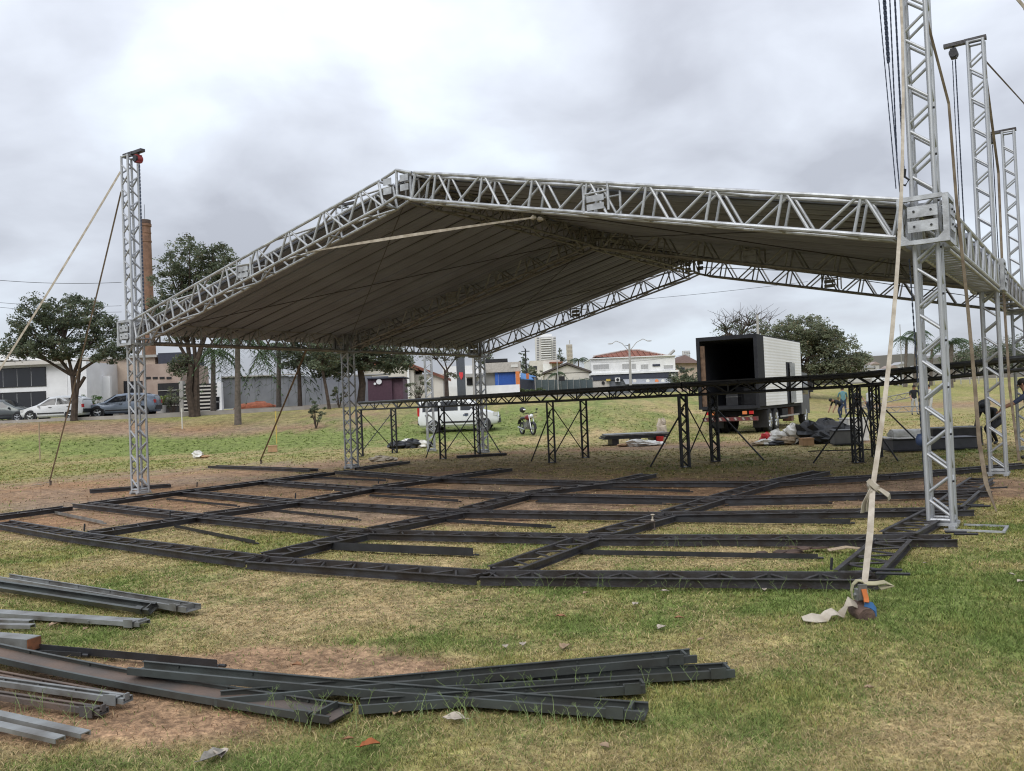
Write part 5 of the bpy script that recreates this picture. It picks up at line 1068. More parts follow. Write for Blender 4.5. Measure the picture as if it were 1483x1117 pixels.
def car(name, label, loc, rz, paint, st, wheels, wr, ww, side_glass, screen, rear, lamps, mirror, bumper=PLASB, sill=True, group=None, decal=None):
    # st: stations (x, z_bottom, z_belt, z_roof, half width low, half width roof)
    t = thing(name, label, 'van' if 'van' in name else 'car', loc, rz, group); b = MB(); ring = []
    def section(s):
        x, zb, zl, zr, wl, wr_ = s; zr_ = max(zr, zl + .012)
        half = [(0, zb), (wl * .86, zb), (wl * .98, zb + .1), (wl, zb + (zl - zb) * .5), (wl * .975, zl), (wr_ + (wl * .975 - wr_) * .1, zl + (zr_ - zl) * .88), (wr_ * .86, zr_), (wr_ * .4, zr_ + .02), (0, zr_ + .025)]
        return half
    for s in st:
        h = section(s); pts = [(s[0], y, z) for y, z in h] + [(s[0], -y, z) for y, z in h[-2:0:-1]]; ring.append(pts)
    k = len(ring[0]); vs = [p for r_ in ring for p in r_]
    fs = [(i * k + j, i * k + (j + 1) % k, (i + 1) * k + (j + 1) % k, (i + 1) * k + j) for i in range(len(st) - 1) for j in range(k)] + [tuple(range(k - 1, -1, -1)), tuple((len(st) - 1) * k + j for j in range(k))]
    b.add(vs, fs); body = b.build('body', paint, t, True)
    xs_ = [s[0] for s in st]
    def surf(x, f, side, off=.008):
        v = [np.interp(x, xs_, [s[i] for s in st]) for i in range(6)]; h = section(v); (y0, z0), (y1, z1) = h[4], h[5]
        return Vector((x, side * (y0 + (y1 - y0) * f + off), z0 + (z1 - z0) * f))
    for (xa, xb, xc, xd, f0, f1) in side_glass:      # bottom xa..xb, top xc..xd
        for side in (-1, 1):
            q = [surf(xa, f0, side), surf(xb, f0, side), surf(xd, f1, side), surf(xc, f1, side)]; b = MB(); b.prism(q, (0, side * -.012, 0)); b.build('side_window', GLASS, t)
    for nm, (xa, xb, fr) in (('windscreen', screen), ('rear_window', rear)):
        va = [np.interp(xa, xs_, [s[i] for s in st]) for i in range(6)]; vb = [np.interp(xb, xs_, [s[i] for s in st]) for i in range(6)]
        za, zb_ = va[3], vb[3]; d = 1 if xa > xb else -1; q = [Vector((xa, -va[5] * fr - .02, za)), Vector((xa, va[5] * fr + .02, za)), Vector((xb, vb[5] * fr - .03, zb_ + .0)), Vector((xb, -vb[5] * fr + .03, zb_ + .0))]
        n_ = (q[1] - q[0]).cross(q[3] - q[0]).normalized(); n_ = n_ if n_.z > 0 or n_.x * d > 0 else -n_
        b = MB(); b.prism([p + n_ * .035 for p in q], n_ * -.03); b.build(nm, GLASS, t)
    for (x, y) in wheels:
        b = MB(); sgn = 1 if y > 0 else -1; yy = sgn * (max(s[4] for s in st) + .006); b.tube((x, yy - sgn * .12, wr), (x, yy, wr + .01), wr * 1.2, n=20); b.build('wheel_arch', bumper, t, True)
        wheel(t, x, yy - sgn * (ww * .5 - .035), wr, ww, sgn)
    xf, xr = xs_[-1], xs_[0]; wf = st[-1][4]
    for nm, m_, x0, x1, z0, z1, yi in lamps:
        for side in (-1, 1):
            b = MB(); ya, yb = sorted((side * yi, side * (np.interp((x0 + x1) / 2, xs_, [s[4] for s in st]) + .008))); b.box(x0, x1, ya, yb, z0, z1); b.build(nm, m_, t)
    b = MB(); b.box(xf - .16, xf + .03, -wf * .96, wf * .96, st[-1][1] - .02, st[-1][1] + .2); b.box(xf + .02, xf + .035, -wf * .5, wf * .5, st[-1][1] + .26, st[-1][1] + .36); b.build('front_bumper', bumper, t)
    b = MB(); b.box(xr - .03, xr + .14, -st[0][4] * .96, st[0][4] * .96, st[0][1] - .02, st[0][1] + .22); b.build('rear_bumper', bumper, t)
    if sill:
        for side in (-1, 1):
            y0 = max(s[4] for s in st); b = MB(); ya, yb = sorted((side * (y0 - .03), side * (y0 + .012))); b.box(wheels[-1][0] + wr * 1.3, wheels[0][0] - wr * 1.3, ya, yb, .42, .50); b.build('side_strip', bumper, t)
    mx_, mz = mirror
    for side in (-1, 1): b = MB(); p = surf(mx_, .05, side, .09); b.ell(p, (.06, .1, .08), 8, 6); b.build('mirror', paint, t, True)
    for side in (-1, 1):
        for x in (side_glass[0][0] + .12, side_glass[-1][0] + .2) if len(side_glass) > 1 else (side_glass[0][0] + .2,):
            y0 = np.interp(x, xs_, [s[4] for s in st]); b = MB(); zz = np.interp(x, xs_, [s[2] for s in st]) - .12; ya, yb = sorted((side * (y0 - .01), side * (y0 + .025))); b.box(x, x + .18, ya, yb, zz, zz + .035); b.build('door_handle', bumper, t)
    return t
def on(px, Y): p = at(px, 600, Y); return Vector((p.x, Y, T(p.x, Y)))
# white van: nose to the right
V = [(r_[0] * .95, r_[1] * .9, r_[2] * .9, r_[3] * .885, r_[4] * .95, r_[5] * .95) for r_ in [(-2.08, .42, 1.0, 1.62, .82, .66), (-1.98, .28, 1.02, 1.80, .86, .70), (-1.2, .26, 1.04, 1.85, .87, .71), (-.2, .26, 1.05, 1.85, .87, .71), (.45, .26, 1.05, 1.80, .87, .69), (.78, .26, 1.06, 1.62, .87, .66), (1.25, .27, 1.06, 1.14, .86, .66), (1.62, .28, 1.0, 1.04, .84, .62), (1.95, .30, .82, .88, .80, .58), (2.08, .40, .66, .72, .70, .5)]]
vn = car('parked_van', 'white passenger van with dark side windows parked on the grass behind the platform', on(666, 43), R(-3), CARW, V, [(1.24, .8), (1.24, -.8), (-1.22, .8), (-1.22, -.8)], .3, .2, [(-1.75, -.98, -1.75, -.98, .12, .9), (-.85, .0, -.85, -.02, .12, .9), (.12, .97, .12, .52, .12, .9)], (1.14, .6, .92), (-1.95, -1.9, .85), [('headlight', LAMPW, 1.7, 1.92, .7, .86, .48), ('tail_light', LAMPR, -2.0, -1.9, .8, 1.25, .72)], (1.0, 1.1), bumper=PLASB)
b = MB(); b.box(.25, .5, -.842, -.834, .75, .81); b.box(.36, .42, -.843, -.833, .72, .84); b.build('door_logo', mat('grey_decal', (.08, .10, .16), .6), vn)
H_ = [(-1.92, .45, .9, 1.0, .74, .5), (-1.84, .3, .93, 1.28, .8, .55), (-1.4, .24, .93, 1.46, .83, .57), (-.5, .22, .92, 1.5, .84, .58), (.15, .22, .91, 1.45, .84, .57), (.95, .22, .9, .98, .83, .6), (1.4, .25, .82, .86, .8, .6), (1.8, .28, .7, .74, .72, .5), (1.93, .36, .58, .62, .6, .4)]
car('parked_hatchback', 'small white hatchback parked at the kerb behind the street tree', on(83, 53.2), R(181), CARW, H_, [(1.2, .78), (1.2, -.78), (-1.22, .78), (-1.22, -.78)], .31, .2, [(-1.3, -.35, -1.2, -.35, .1, .88), (-.28, .72, -.28, .2, .1, .88)], (.9, .22, .9), (-1.86, -1.5, .85), [('headlight', LAMPW, 1.55, 1.86, .6, .72, .45), ('tail_light', LAMPR, -1.95, -1.82, .75, .95, .6)], (.7, .95), group='cars parked along the street')
S_ = [(r_[0], r_[1] * .94, r_[2] * .93, r_[3] * .92, r_[4], r_[5]) for r_ in [(-2.1, .5, 1.0, 1.15, .78, .55), (-2.0, .33, 1.03, 1.45, .85, .58), (-1.4, .28, 1.03, 1.6, .88, .6), (-.4, .27, 1.02, 1.64, .89, .61), (.25, .27, 1.0, 1.58, .89, .6), (1.05, .27, 1.0, 1.08, .88, .64), (1.6, .3, .93, .97, .86, .64), (1.98, .34, .8, .84, .78, .55), (2.12, .42, .66, .7, .66, .45)]]
car('parked_suv', 'grey-blue compact SUV parked behind the leftmost tower', on(180, 54.6), R(188), CARB, S_, [(1.32, .82), (1.32, -.82), (-1.3, .82), (-1.3, -.82)], .35, .22, [(-1.45, -.45, -1.35, -.45, .1, .88), (-.35, .82, -.35, .3, .1, .88)], (1.0, .32, .9), (-2.02, -1.5, .85), [('headlight', LAMPW, 1.75, 2.06, .72, .84, .5), ('tail_light', LAMPR, -2.12, -2.0, .85, 1.05, .6)], (.8, 1.05), group='cars parked along the street')
car('parked_car', 'dark grey car cut by the left picture edge', on(8, 56.2), R(2), CARD, H_, [(1.2, .78), (1.2, -.78), (-1.22, .78), (-1.22, -.78)], .31, .2, [(-1.3, -.35, -1.2, -.35, .1, .88), (-.28, .72, -.28, .2, .1, .88)], (.9, .22, .9), (-1.86, -1.5, .85), [('headlight', LAMPW, 1.55, 1.86, .6, .72, .45), ('tail_light', LAMPR, -1.95, -1.82, .75, .95, .6)], (.7, .95), group='cars parked along the street')
car('far_car', 'tiny white car far off beyond the field fence', on(1290, 104), R(3), CARW, H_, [(1.2, .78), (1.2, -.78), (-1.22, .78), (-1.22, -.78)], .31, .2, [(-1.3, -.35, -1.2, -.35, .1, .88), (-.28, .72, -.28, .2, .1, .88)], (.9, .22, .9), (-1.86, -1.5, .85), [('headlight', LAMPW, 1.55, 1.86, .6, .72, .45)], (.7, .95))

# box truck: local +x runs towards its cab
ta = Vector((10.0, 35.0)); hd = math.atan2(7.3, 4.3); BW, BL, BZ, BT = 2.5, 8.0, 1.12, 4.02
tz = T(10, 36); tr = thing('box_truck', 'old box truck with open black rear and white ribbed side parked on the grass', 'truck', (ta.x, ta.y, tz), hd)
# local y: 0 at the right (visible) side, +BW to the left
BOXW = mat('white_box_side', (.84, .84, .84), .5, 0, c2=(.74, .735, .72), scale=.45, detail=8); BOXI = mat('black_box_lining', (.03, .033, .042), .7); BOXD = mat('black_box_frame', (.012, .013, .017), .8, 0, var=.3)
b = MB(); b.box(0.02, BL, .03, BW - .03, BZ, BZ + .06); b.build('floor', BOXD, tr)
b = MB(); b.box(.1, BL, .04, .06, BZ + .06, BT - .05); b.box(.1, BL, BW - .06, BW - .04, BZ + .06, BT - .05); b.box(BL - .06, BL - .02, .06, BW - .06, BZ + .06, BT - .05); b.box(.1, BL, .06, BW - .06, BT - .1, BT - .06)
b.build('inner_lining', BOXI, tr)
b = MB(); b.box(1.05, 4.85, .0, .035, BZ, BT); b.box(6.05, BL, .0, .035, BZ, BT); b.box(4.85, 6.05, .0, .035, BT - 1.0, BT); sd_ = b.build('side_wall', BOXW, tr)
for k in range(22):
    z = BZ + .12 + k * .127
    if z > BT - .08: break
    segs = [(1.06, BL - .02)] if z > BT - 1.0 else [(1.06, 4.82), (6.08, BL - .02)]
    for a, c in segs: b = MB(); b.prism([(a, -.001, z), (a, -.0045, z + .03), (a, -.0045, z + .06), (a, -.001, z + .09)], (c - a, 0, 0)); b.build('rib', BOXW, sd_)
b = MB(); b.box(.0, 1.045, -.006, .034, BZ, BT); b.build('dark_corner_panel', BOXD, tr)
b = MB(); b.box(4.86, 4.92, -.02, .03, BZ, BT - 1.0); b.box(5.98, 6.04, -.02, .03, BZ, BT - 1.0); b.build('side_door_frame', BOXD, tr)
b = MB(); b.box(5.45, 6.35, -.07, -.035, BZ + .04, BT - 1.04); dr = b.build('side_door', mat('door_grey', (.30, .31, .32), .5), tr); b = MB(); b.box(5.55, 6.25, -.076, -.071, BZ + .2, BT - 1.2); b.build('door_panel', mat('door_grey2', (.24, .25, .26), .5), dr)
b = MB(); b.box(0, BL, .0, BW, BT, BT + .05); b.build('roof', BOXD, tr)
b = MB(); b.box(0, BL, BW - .035, BW, BZ, BT); b.build('far_side_wall', BOXD, tr)
b = MB(); b.box(-.08, .0, -.02, .12, BZ - .06, BT + .06); b.box(-.08, .0, BW - .12, BW + .02, BZ - .06, BT + .06); b.box(-.08, .0, .12, BW - .12, BT - .1, BT + .06); b.box(-.08, .0, .12, BW - .12, BZ - .08, BZ + .04); b.build('rear_frame', BOXD, tr)
b = MB(); b.box(.03, .09, BW - .3, BW - .061, BZ + .06, BZ + 2.6); b.build('worn_lining_edge', mat('worn_wood', (.14, .09, .06), .9, 0, var=.3), tr)
b = MB(); b.box(.3, BL + 2.0, .75, .87, .72, .95); b.box(.3, BL + 2.0, BW - .87, BW - .75, .72, .95)
for k in range(6): b.box(.4 + k * 1.5, .5 + k * 1.5, .87, BW - .87, .74, .93)
b.box(0, BL, .1, BW - .1, BZ - .14, BZ - .01)
b.build('chassis', BOXD, tr)
b = MB(); b.box(-.02, .1, .1, BW - .1, .55, .72); bp_ = b.build('rear_bumper', mat('dark_red', (.10, .035, .035), .6), tr)
for k in range(14): b = MB(); y = .14 + k * .16; b.prism([(-.024, y, .58), (-.024, y + .08, .58), (-.024, y + .13, .69), (-.024, y + .05, .69)], (-.004, 0, 0)); b.build('stripe', mat('dirty_white', (.30, .27, .25), .8) if k % 2 else mat('dirty_red', (.17, .03, .03), .8), bp_)
for y in (.35, .62, BW - .35, BW - .62): b = MB(); b.box(-.04, .02, y - .09, y + .09, .82, .95); b.build('tail_light', LAMPR if y in (.35, BW - .35) else ORNG, tr)
for x in (1.85, 2.95):
    for y, s_ in ((.2, -1), (BW - .2, 1)):
        wheel(tr, x, y, .5, .28, s_, RIM, 8)
        wheel(tr, x, y - s_ * .32, .5, .28, s_, RIM, 8)
for y in (.2, BW - .45): b = MB(); b.box(1.15, 1.17, y - .18, y + .42, .22, .95); b.build('mudflap', PLASB, tr)
b = MB(); b.box(4.4, 5.5, .15, .65, .45, .92); b.build('fuel_tank', BOXD, tr); b = MB(); b.box(5.9, 6.4, .1, .5, .3, .95); b.build('tool_box', mat('rust_red_box', (.16, .08, .055), .8), tr); b = MB(); b.box(3.7, 7.4, .05, .09, .55, .62); b.build('side_guard', CONC, tr)
CABM = mat('cab_paint', (.08, .085, .10), .4, .1)
b = MB(); pr = [(BL + .15, .55), (BL + 2.0, .55), (BL + 2.05, 1.4), (BL + 1.75, 2.55), (BL + .15, 2.6)]; b.prism([(x, .1, z) for x, z in pr], (0, BW - .2, 0)); cb = b.build('cab', CABM, tr)
b = MB(); b.prism([(BL + .5, .09, 1.5), (BL + 1.75, .09, 1.5), (BL + 1.55, .09, 2.35), (BL + .5, .09, 2.35)], (0, .02, 0)); b.build('cab_window', GLASS, cb)
for y, s_ in ((.25, -1), (BW - .25, 1)): wheel(tr, BL + 1.1, y, .5, .28, s_, RIM, 8)
b = MB(); b.box(BL + 1.2, BL + 1.35, -.25, -.05, 1.6, 2.1); b.build('wing_mirror', PLASB, tr)
# things left on the truck bed
for k, (x, y, s) in enumerate(((1.2, 1.4, .5), (2.6, .9, .7), (4, 1.6, .8))):
    q = thing('flight_case', ('dark case just inside the open truck', 'dark case further inside the truck', 'dark case at the back of the truck box')[k], 'case', tr.matrix_basis @ Vector((x, y, BZ + .065)), hd); b = MB(); b.box(-s / 2, s / 2, -s / 2, s / 2, 0, s); b.build('case_body', BLK, q); b = MB(); b.box(-s / 2 - .01, s / 2 + .01, -s / 2 - .01, s / 2 + .01, s * .7, s * .74); b.build('case_band', GRY, q)

# motorcycle
mo = on(763, 39.5); t = thing('motorcycle', 'dark motorcycle with red tank parked on the grass right of the van', 'motorcycle', mo, R(-68))
def torus(b, c, r, rt, n=20, m=8):
    vs = []
    for i in range(n):
        a = 2 * math.pi * i / n
        for j in range(m): q = 2 * math.pi * j / m; rr = r + rt * math.cos(q); vs.append((c[0] + math.cos(a) * rr, c[1] + rt * math.sin(q), c[2] + math.sin(a) * rr))
    b.add(vs, [(i * m + j, i * m + (j + 1) % m, ((i + 1) % n) * m + (j + 1) % m, ((i + 1) % n) * m + j) for i in range(n) for j in range(m)])
for x in (.64, -.62):
    b = MB(); torus(b, (x, 0, .3), .25, .05); w_ = b.build('wheel', TYRE, t, True); b = MB(); torus(b, (x, 0, .3), .2, .015, 20, 6)
    for i in range(10): a = i * .628; b.tube((x, 0, .3), (x + math.cos(a) * .2, 0, .3 + math.sin(a) * .2), .006, n=4)
    b.tube((x, -.06, .3), (x, .06, .3), .04, n=10); b.build('rim', RIM, w_, True)
b = MB()
for y in (-.09, .09): b.tube((.64, y, .3), (.42, y, .92), .022)
b.build('fork', RIM, t, True); b = MB(); b.path([(.36, -.36, 1.02), (.38, -.2, 1.0), (.42, 0, .95), (.38, .2, 1.0), (.36, .36, 1.02)], .016); b.build('handlebar', PLASB, t, True)
b = MB(); b.ell((.5, 0, .86), (.09, .1, .1), 10, 8); b.build('headlight', LAMPW, t, True); b = MB(); b.ell((.12, 0, .8), (.27, .14, .13), 12, 8); b.build('tank', mat('dark_red_paint', (.22, .02, .025), .3), t, True)
b = MB(); b.ell((-.38, 0, .77), (.38, .13, .07), 12, 6); b.build('seat', PLASB, t, True); b = MB(); b.box(-.15, .25, -.12, .12, .28, .58); b.tube((.05, 0, .5), (.18, 0, .68), .09, n=10); b.build('engine', GRY, t); b = MB(); b.path([(.2, -.13, .4), (0, -.15, .25), (-.7, -.16, .36)], [.02, .025, .045]); b.build('exhaust', RIM, t, True)
b = MB(); b.path([(.4, 0, .88), (.05, 0, .66), (-.25, 0, .5), (-.62, 0, .3)], .03); b.path([(-.2, 0, .5), (-.75, 0, .78)], .025); b.build('frame', BLK, t, True)
b = MB(); b.ribbon([(.95, 0, .3), (.9, 0, .5), (.68, 0, .62), (.42, 0, .58)], .12, .012, Vector((0, 1, 0))); b.ribbon([(-.95, 0, .5), (-.85, 0, .68), (-.6, 0, .72)], .16, .012, Vector((0, 1, 0))); b.build('mudguard', PLASB, t)
for y in (-.3, .3): b = MB(); b.path([(.37, y, 1.01), (.36, y * 1.1, 1.13)], .008); b.ell((.36, y * 1.15, 1.17), (.015, .06, .04), 8, 6); b.build('mirror', PLASB, t, True)
rod('side_stand', (-.05, .1, .3), (.0, .26, .0), .014, BLK, t, 6)
hp = t.matrix_basis @ Vector((.3, -.33, 1.14)); q = thing('helmet', 'black and white helmet hung on the motorcycle handlebar', 'helmet', hp); b = MB(); b.ell((0, 0, .02), (.14, .14, .13), 12, 8); b.build('shell', PLASB, q, True); b = MB(); b.ell((.06, -.06, .02), (.09, .09, .05), 10, 6); b.build('visor', LAMPW, q, True)

# ------------------------------------------------------------------ people
PEOPLE = []
def person(label, loc, rz, J, cols, hat=None, gp='workers at the far end of the field'):
    # J: joints, facing +x. One skinned body; materials by nearest bone
    o = bpy.data.meshes.new('person'); names = list(J); vs = [J[n][:3] for n in names]; ix = {n: i for i, n in enumerate(names)}
    bones = [('pel', 'wst'), ('wst', 'chs'), ('chs', 'nck'), ('nck', 'hed'), ('hed', 'crn')] + [x for s in 'LR' for x in ((('chs', 'sh' + s)), ('sh' + s, 'el' + s), ('el' + s, 'wr' + s), ('wr' + s, 'ha' + s), ('pel', 'hp' + s), ('hp' + s, 'kn' + s), ('kn' + s, 'an' + s), ('an' + s, 'to' + s))]
    o.from_pydata(vs, [(ix[a], ix[b]) for a, b in bones], []); ob = link('person', o, None, label=label, cat='person', group=gp); ob.location = loc; ob.rotation_euler = (0, 0, rz)
    md = ob.modifiers.new('skin', 'SKIN'); sv = o.skin_vertices[0].data
    for n in names: r = J[n][3]; sv[ix[n]].radius = (r, r) if not isinstance(r, tuple) else r
    sv[ix['pel']].use_root = True; ob.modifiers.new('sub', 'SUBSURF').levels = 2; ob.modifiers['sub'].render_levels = 2
    PEOPLE.append((ob, J, bones, cols, hat)); return ob
def stand(arms=0.0, bend=0.0, knee=0.0, spread=.1):
    c, s = math.cos(bend), math.sin(bend)
    def up(x, z): return (x * c + z * s - .12 * s, x * -s * .0 + z * c)     # offset above pelvis
    pz = .93 - knee * .35; px = -knee * .15 - .1 * s; J = {'pel': (px, 0, pz, .13)}
    def tor(x, y, z, r): a, b = x * c + z * s, z * c - x * s; return (px + a, y, pz + b, r)
    J['wst'] = tor(0, 0, .2, .125); J['chs'] = tor(.01, 0, .42, .14); J['nck'] = tor(.01, 0, .56, .055); J['hed'] = tor(.05, 0, .66, .085); J['crn'] = tor(.06, 0, .77, .075)
    for q, sg in (('L', 1), ('R', -1)):
        J['sh' + q] = tor(0, sg * .2, .47, .062); sh = Vector(J['sh' + q][:3]); el = sh + Vector((.08 + arms * .22, sg * .06, -.28 + arms * .12)); wr = el + Vector((.1 + arms * .18, -sg * .03, -.24 + arms * .16)); ha = wr + Vector((.03, 0, -.09))
        J['el' + q] = (*el, .045); J['wr' + q] = (*wr, .034); J['ha' + q] = (*ha, .03)
        J['hp' + q] = (px, sg * .1, pz - .04, .092); J['kn' + q] = (.02 + knee * .3 + sg * spread * .5, sg * .11, .48 - knee * .06, .065); J['an' + q] = (-.02 + sg * spread, sg * .12, .075, .044); J['to' + q] = (.15 + sg * spread, sg * .14, .04, .04)
    return J
def ploc(px, Y): return on(px, Y)
person('person in black shirt and pale shorts standing by the far field truss', ploc(1325, 50), R(-100), stand(.3, .05), dict(top=CLB, leg=CLW, skin=SKIN), hat=HAIR)
person('person in dark clothes bending forward on the far field', ploc(1217, 48), R(-170), stand(.1, 1.15, .25), dict(top=CLB, leg=CLN, skin=SKIN), hat=HAIR)
person('person in teal shirt behind the bending one', ploc(1222, 52), R(80), stand(.2, .1), dict(top=CLT, leg=CLN, skin=SKIN), hat=HAIR)
person('person in black standing between the lattice legs', ploc(1240, 47), R(-60), stand(.4, .2), dict(top=CLB, leg=CLB, skin=SKIN), hat=HAIR)
person('person in grey seen through the right lattice leg', ploc(1259, 49), R(30), stand(.3, .3, .1), dict(top=CLW, leg=CLN, skin=SKIN), hat=HAIR)
person('person in pale shirt and dark boots half hidden by the nearest tower', ploc(1349, 48), R(170), stand(.6, .1), dict(top=CLW, leg=CLW, skin=SKIN), hat=HAIR)
person('person in black with a wide hat stooping behind the second right tower', ploc(1438, 23.5), R(-150), stand(.25, .95, .75), dict(top=CLB, leg=CLB, skin=CLB), hat=CLB, gp='workers near the right towers')
person('person in navy shirt with bare arms at the right picture edge', ploc(1494, 18.5), R(150), stand(.8, .15), dict(top=CLN, leg=CLB, skin=SKIN), hat=HAIR, gp='workers near the right towers')
bpy.context.view_layer.update(); dg = bpy.context.evaluated_depsgraph_get()
for ob, J, bones, cols, hat in PEOPLE:
    me = bpy.data.meshes.new_from_object(ob.evaluated_get(dg)); ob.modifiers.clear(); ob.data = me; me.materials.clear()
    for m in (cols['top'], cols['leg'], cols['skin'], PLASB): me.materials.append(m)
    reg = {}
    for a, b_ in bones:
        k = 0
        if a[:2] in ('hp', 'kn') or (a == 'pel' and b_[:2] == 'hp'): k = 1
        if a[:2] == 'an': k = 3
        if a in ('nck', 'hed') or a[:2] in ('wr', 'el'): k = 2
        reg[(a, b_)] = k
    A = np.array([J[a][:3] for a, b_ in bones]); B = np.array([J[b_][:3] for a, b_ in bones]); K = np.array([reg[x] for x in bones]); D = B - A; LL = (D * D).sum(1) + 1e-9
    mi = []
    for p in me.polygons:
        c = np.array(p.center); tt = np.clip(((c - A) * D).sum(1) / LL, 0, 1); dd = ((A + D * tt[:, None] - c) ** 2).sum(1); mi.append(int(K[dd.argmin()]))
    me.polygons.foreach_set('material_index', mi); me.polygons.foreach_set('use_smooth', [True] * len(mi))
    # fingers, nose and ears joined into the body; hair or hat as a child
    b = MB()
    for q in 'LR':
        h = Vector(J['ha' + q][:3]); w_ = Vector(J['wr' + q][:3]); d = (h - w_).normalized(); sd2 = Vector((1, 0, 0)) - d * d.x; sd2.normalize()
        for k in range(4): p = h + sd2 * ((k - 1.5) * .019); e_ = p + d * (.055 + .012 * (1.5 - abs(k - 1.5))) ; b.path([p, p.lerp(e_, .5) + Vector((0, 0, .002)), e_ + Vector((.008, 0, 0))], [.010, .009, .007], 6)
        p = h - d * .02 + sd2 * .03; b.path([p, p + sd2 * .03 + d * .03, p + sd2 * .035 + d * .06], [.011, .01, .008], 6)
    hd_ = Vector(J['hed'][:3]); cr = Vector(J['crn'][:3]); upd = (cr - hd_).normalized(); fw = Vector((0, 1, 0)).cross(upd) * 1; fw = fw if fw.dot(Vector((1, 0, 0))) > -2 else -fw
    b.ell(hd_ + fw * .095 + upd * .03, (.018, .014, .022), 6, 5)
    for s_ in (-1, 1): b.ell(hd_ + Vector((0, s_ * .088, 0)) + upd * .03, (.018, .012, .03), 6, 5)
    n0 = len(me.vertices); bm_me = b.mesh('tmp', cols['skin'])
    import bmesh
    bm = bmesh.new(); bm.from_mesh(me); f0 = len(bm.faces); bm.from_mesh(bm_me); bm.faces.ensure_lookup_table()
    for f in bm.faces[f0:]: f.material_index = 2; f.smooth = True
    bm.to_mesh(me); bm.free()
    b = MB()
    for s_ in (-1, 1): b.ell(hd_ + fw * .085 + Vector((0, s_ * .035, 0)) + upd * .055, (.012, .012, .01), 6, 4)
    b.build('eyes', PLASB, ob)
    c = hd_.lerp(cr, .62) - fw * .018; b = MB(); b.ell(c, (.105, .098, .095), 12, 8)
    if hat is CLB: b.tube(c + upd * .01, c + upd * .025, .2, .17, 16)
    b.build('hat' if hat is CLB else 'hair', hat, ob, True)

# ------------------------------------------------------------------ piles, panels and litter in the middle distance
def pile(name, label, cat, px, Y, blobs, mats_, seed, group=None):
    # crumpled sheets and bags: each lump is a part
    b0 = on(px, Y); t = thing(name, label, cat, b0, 0, group); rg = random.Random(seed)
    for i, (x, y, z, rx, ry, rz, mi, nm) in enumerate(blobs):
        b = MB(); b.ell((x, y, z), (rx, ry, rz), 12, 8, .28, rg); b.build(nm, mats_[mi], t)
    return t
pile('tarp_heap', 'heap of black and white tarpaulins lying left of the white van wheel', 'tarpaulin', 592, 35.5, [(-.45, 0, .13, .45, .35, .16, 0, 'black_fold'), (.1, -.1, .16, .4, .3, .2, 0, 'black_fold'), (.5, .0, .12, .3, .3, .16, 1, 'white_fold'), (-.1, .1, .25, .25, .2, .12, 1, 'white_fold'), (.75, .1, .1, .2, .2, .12, 0, 'black_fold'), (-.7, .1, .1, .2, .2, .1, 1, 'white_fold')], [TARPB, TARPW], 3)
pile('rubbish_heap', 'heap of white plastic bags and torn sheeting in front of the truck wheels', 'rubbish', 1135, 27.5, [(-.6, 0, .08, .35, .3, .1, 1, 'pale_sheet'), (-.15, .1, .2, .3, .25, .24, 1, 'white_bag'), (.25, 0, .3, .28, .25, .32, 1, 'white_bag'), (.0, -.2, .12, .3, .2, .12, 2, 'brown_paper'), (-.35, -.25, .06, .3, .2, .07, 0, 'black_fold'), (-.9, -.15, .05, .25, .2, .06, 2, 'brown_paper'), (.5, -.1, .12, .25, .2, .14, 0, 'black_fold'), (-.5, .3, .18, .2, .2, .2, 3, 'red_bag')], [TARPB, TARPW, WOOD, REDP], 4)
pile('black_bag_heap', 'heap of black tarpaulins right of the white bags', 'tarpaulin', 1185, 27.3, [(-.3, 0, .3, .5, .4, .36, 0, 'black_fold'), (.3, .1, .35, .55, .4, .36, 0, 'black_fold'), (.75, 0, .25, .4, .35, .3, 0, 'black_fold'), (0, -.3, .15, .35, .25, .2, 0, 'black_fold'), (.35, -.35, .12, .25, .2, .16, 1, 'white_scrap'), (.6, -.3, .14, .2, .2, .16, 1, 'white_scrap')], [TARPB, TARPW], 5)
def crate(name, label, cat, px, Y, w_, d_, h_, m, rz=0, z=0, lid=None):
    b0 = on(px, Y); b0.z += z; t = thing(name, label, cat, b0, rz); b = MB(); b.box(-w_ / 2, w_ / 2, -d_ / 2, d_ / 2, 0.01, h_); b.build('body', m, t)
    b = MB(); e_ = .012
    for zz in (.02, h_ - .035): b.box(-w_ / 2 - e_, w_ / 2 + e_, -d_ / 2 - e_, -d_ / 2 - .001, zz, zz + .03); b.box(w_ / 2 + .001, w_ / 2 + e_, -d_ / 2, d_ / 2, zz, zz + .03); b.box(-w_ / 2 - e_, -w_ / 2 - .001, -d_ / 2, d_ / 2, zz, zz + .03)
    b.build('edge_band', lid or m, t); return t
crate('cardboard_box', 'small brown cardboard box in the rubbish heap', 'box', 1166, 26.2, .34, .3, .24, CARDB, .1)
crate('grey_crate', 'grey equipment crate behind the lattice leg', 'crate', 1222, 26, .75, .5, .45, mat('crate_grey', (.12, .12, .12), .7), -.1, lid=BLK)
crate('white_sack_box', 'white sack heaped above the grey crate', 'sack', 1236, 27.5, .7, .5, .75, TARPW, .2, lid=TARPW)
cs = crate('flight_case', 'long low dark flight case on the field behind the nearest tower', 'case', 1345, 22.4, 2.15, .7, .32, mat('case_grey', (.085, .085, .10), .6), -.05, lid=BLK)
crate('flight_case', 'black case standing behind the long low one', 'case', 1378, 23.5, 1.3, .6, .52, BLK, -.05, lid=GRY)
q = thing('rolled_canvas', 'rolled white canvas lying on the dark cases', 'canvas roll', on(1312, 22.3) + Vector((0, 0, .34)), .05); b = MB()
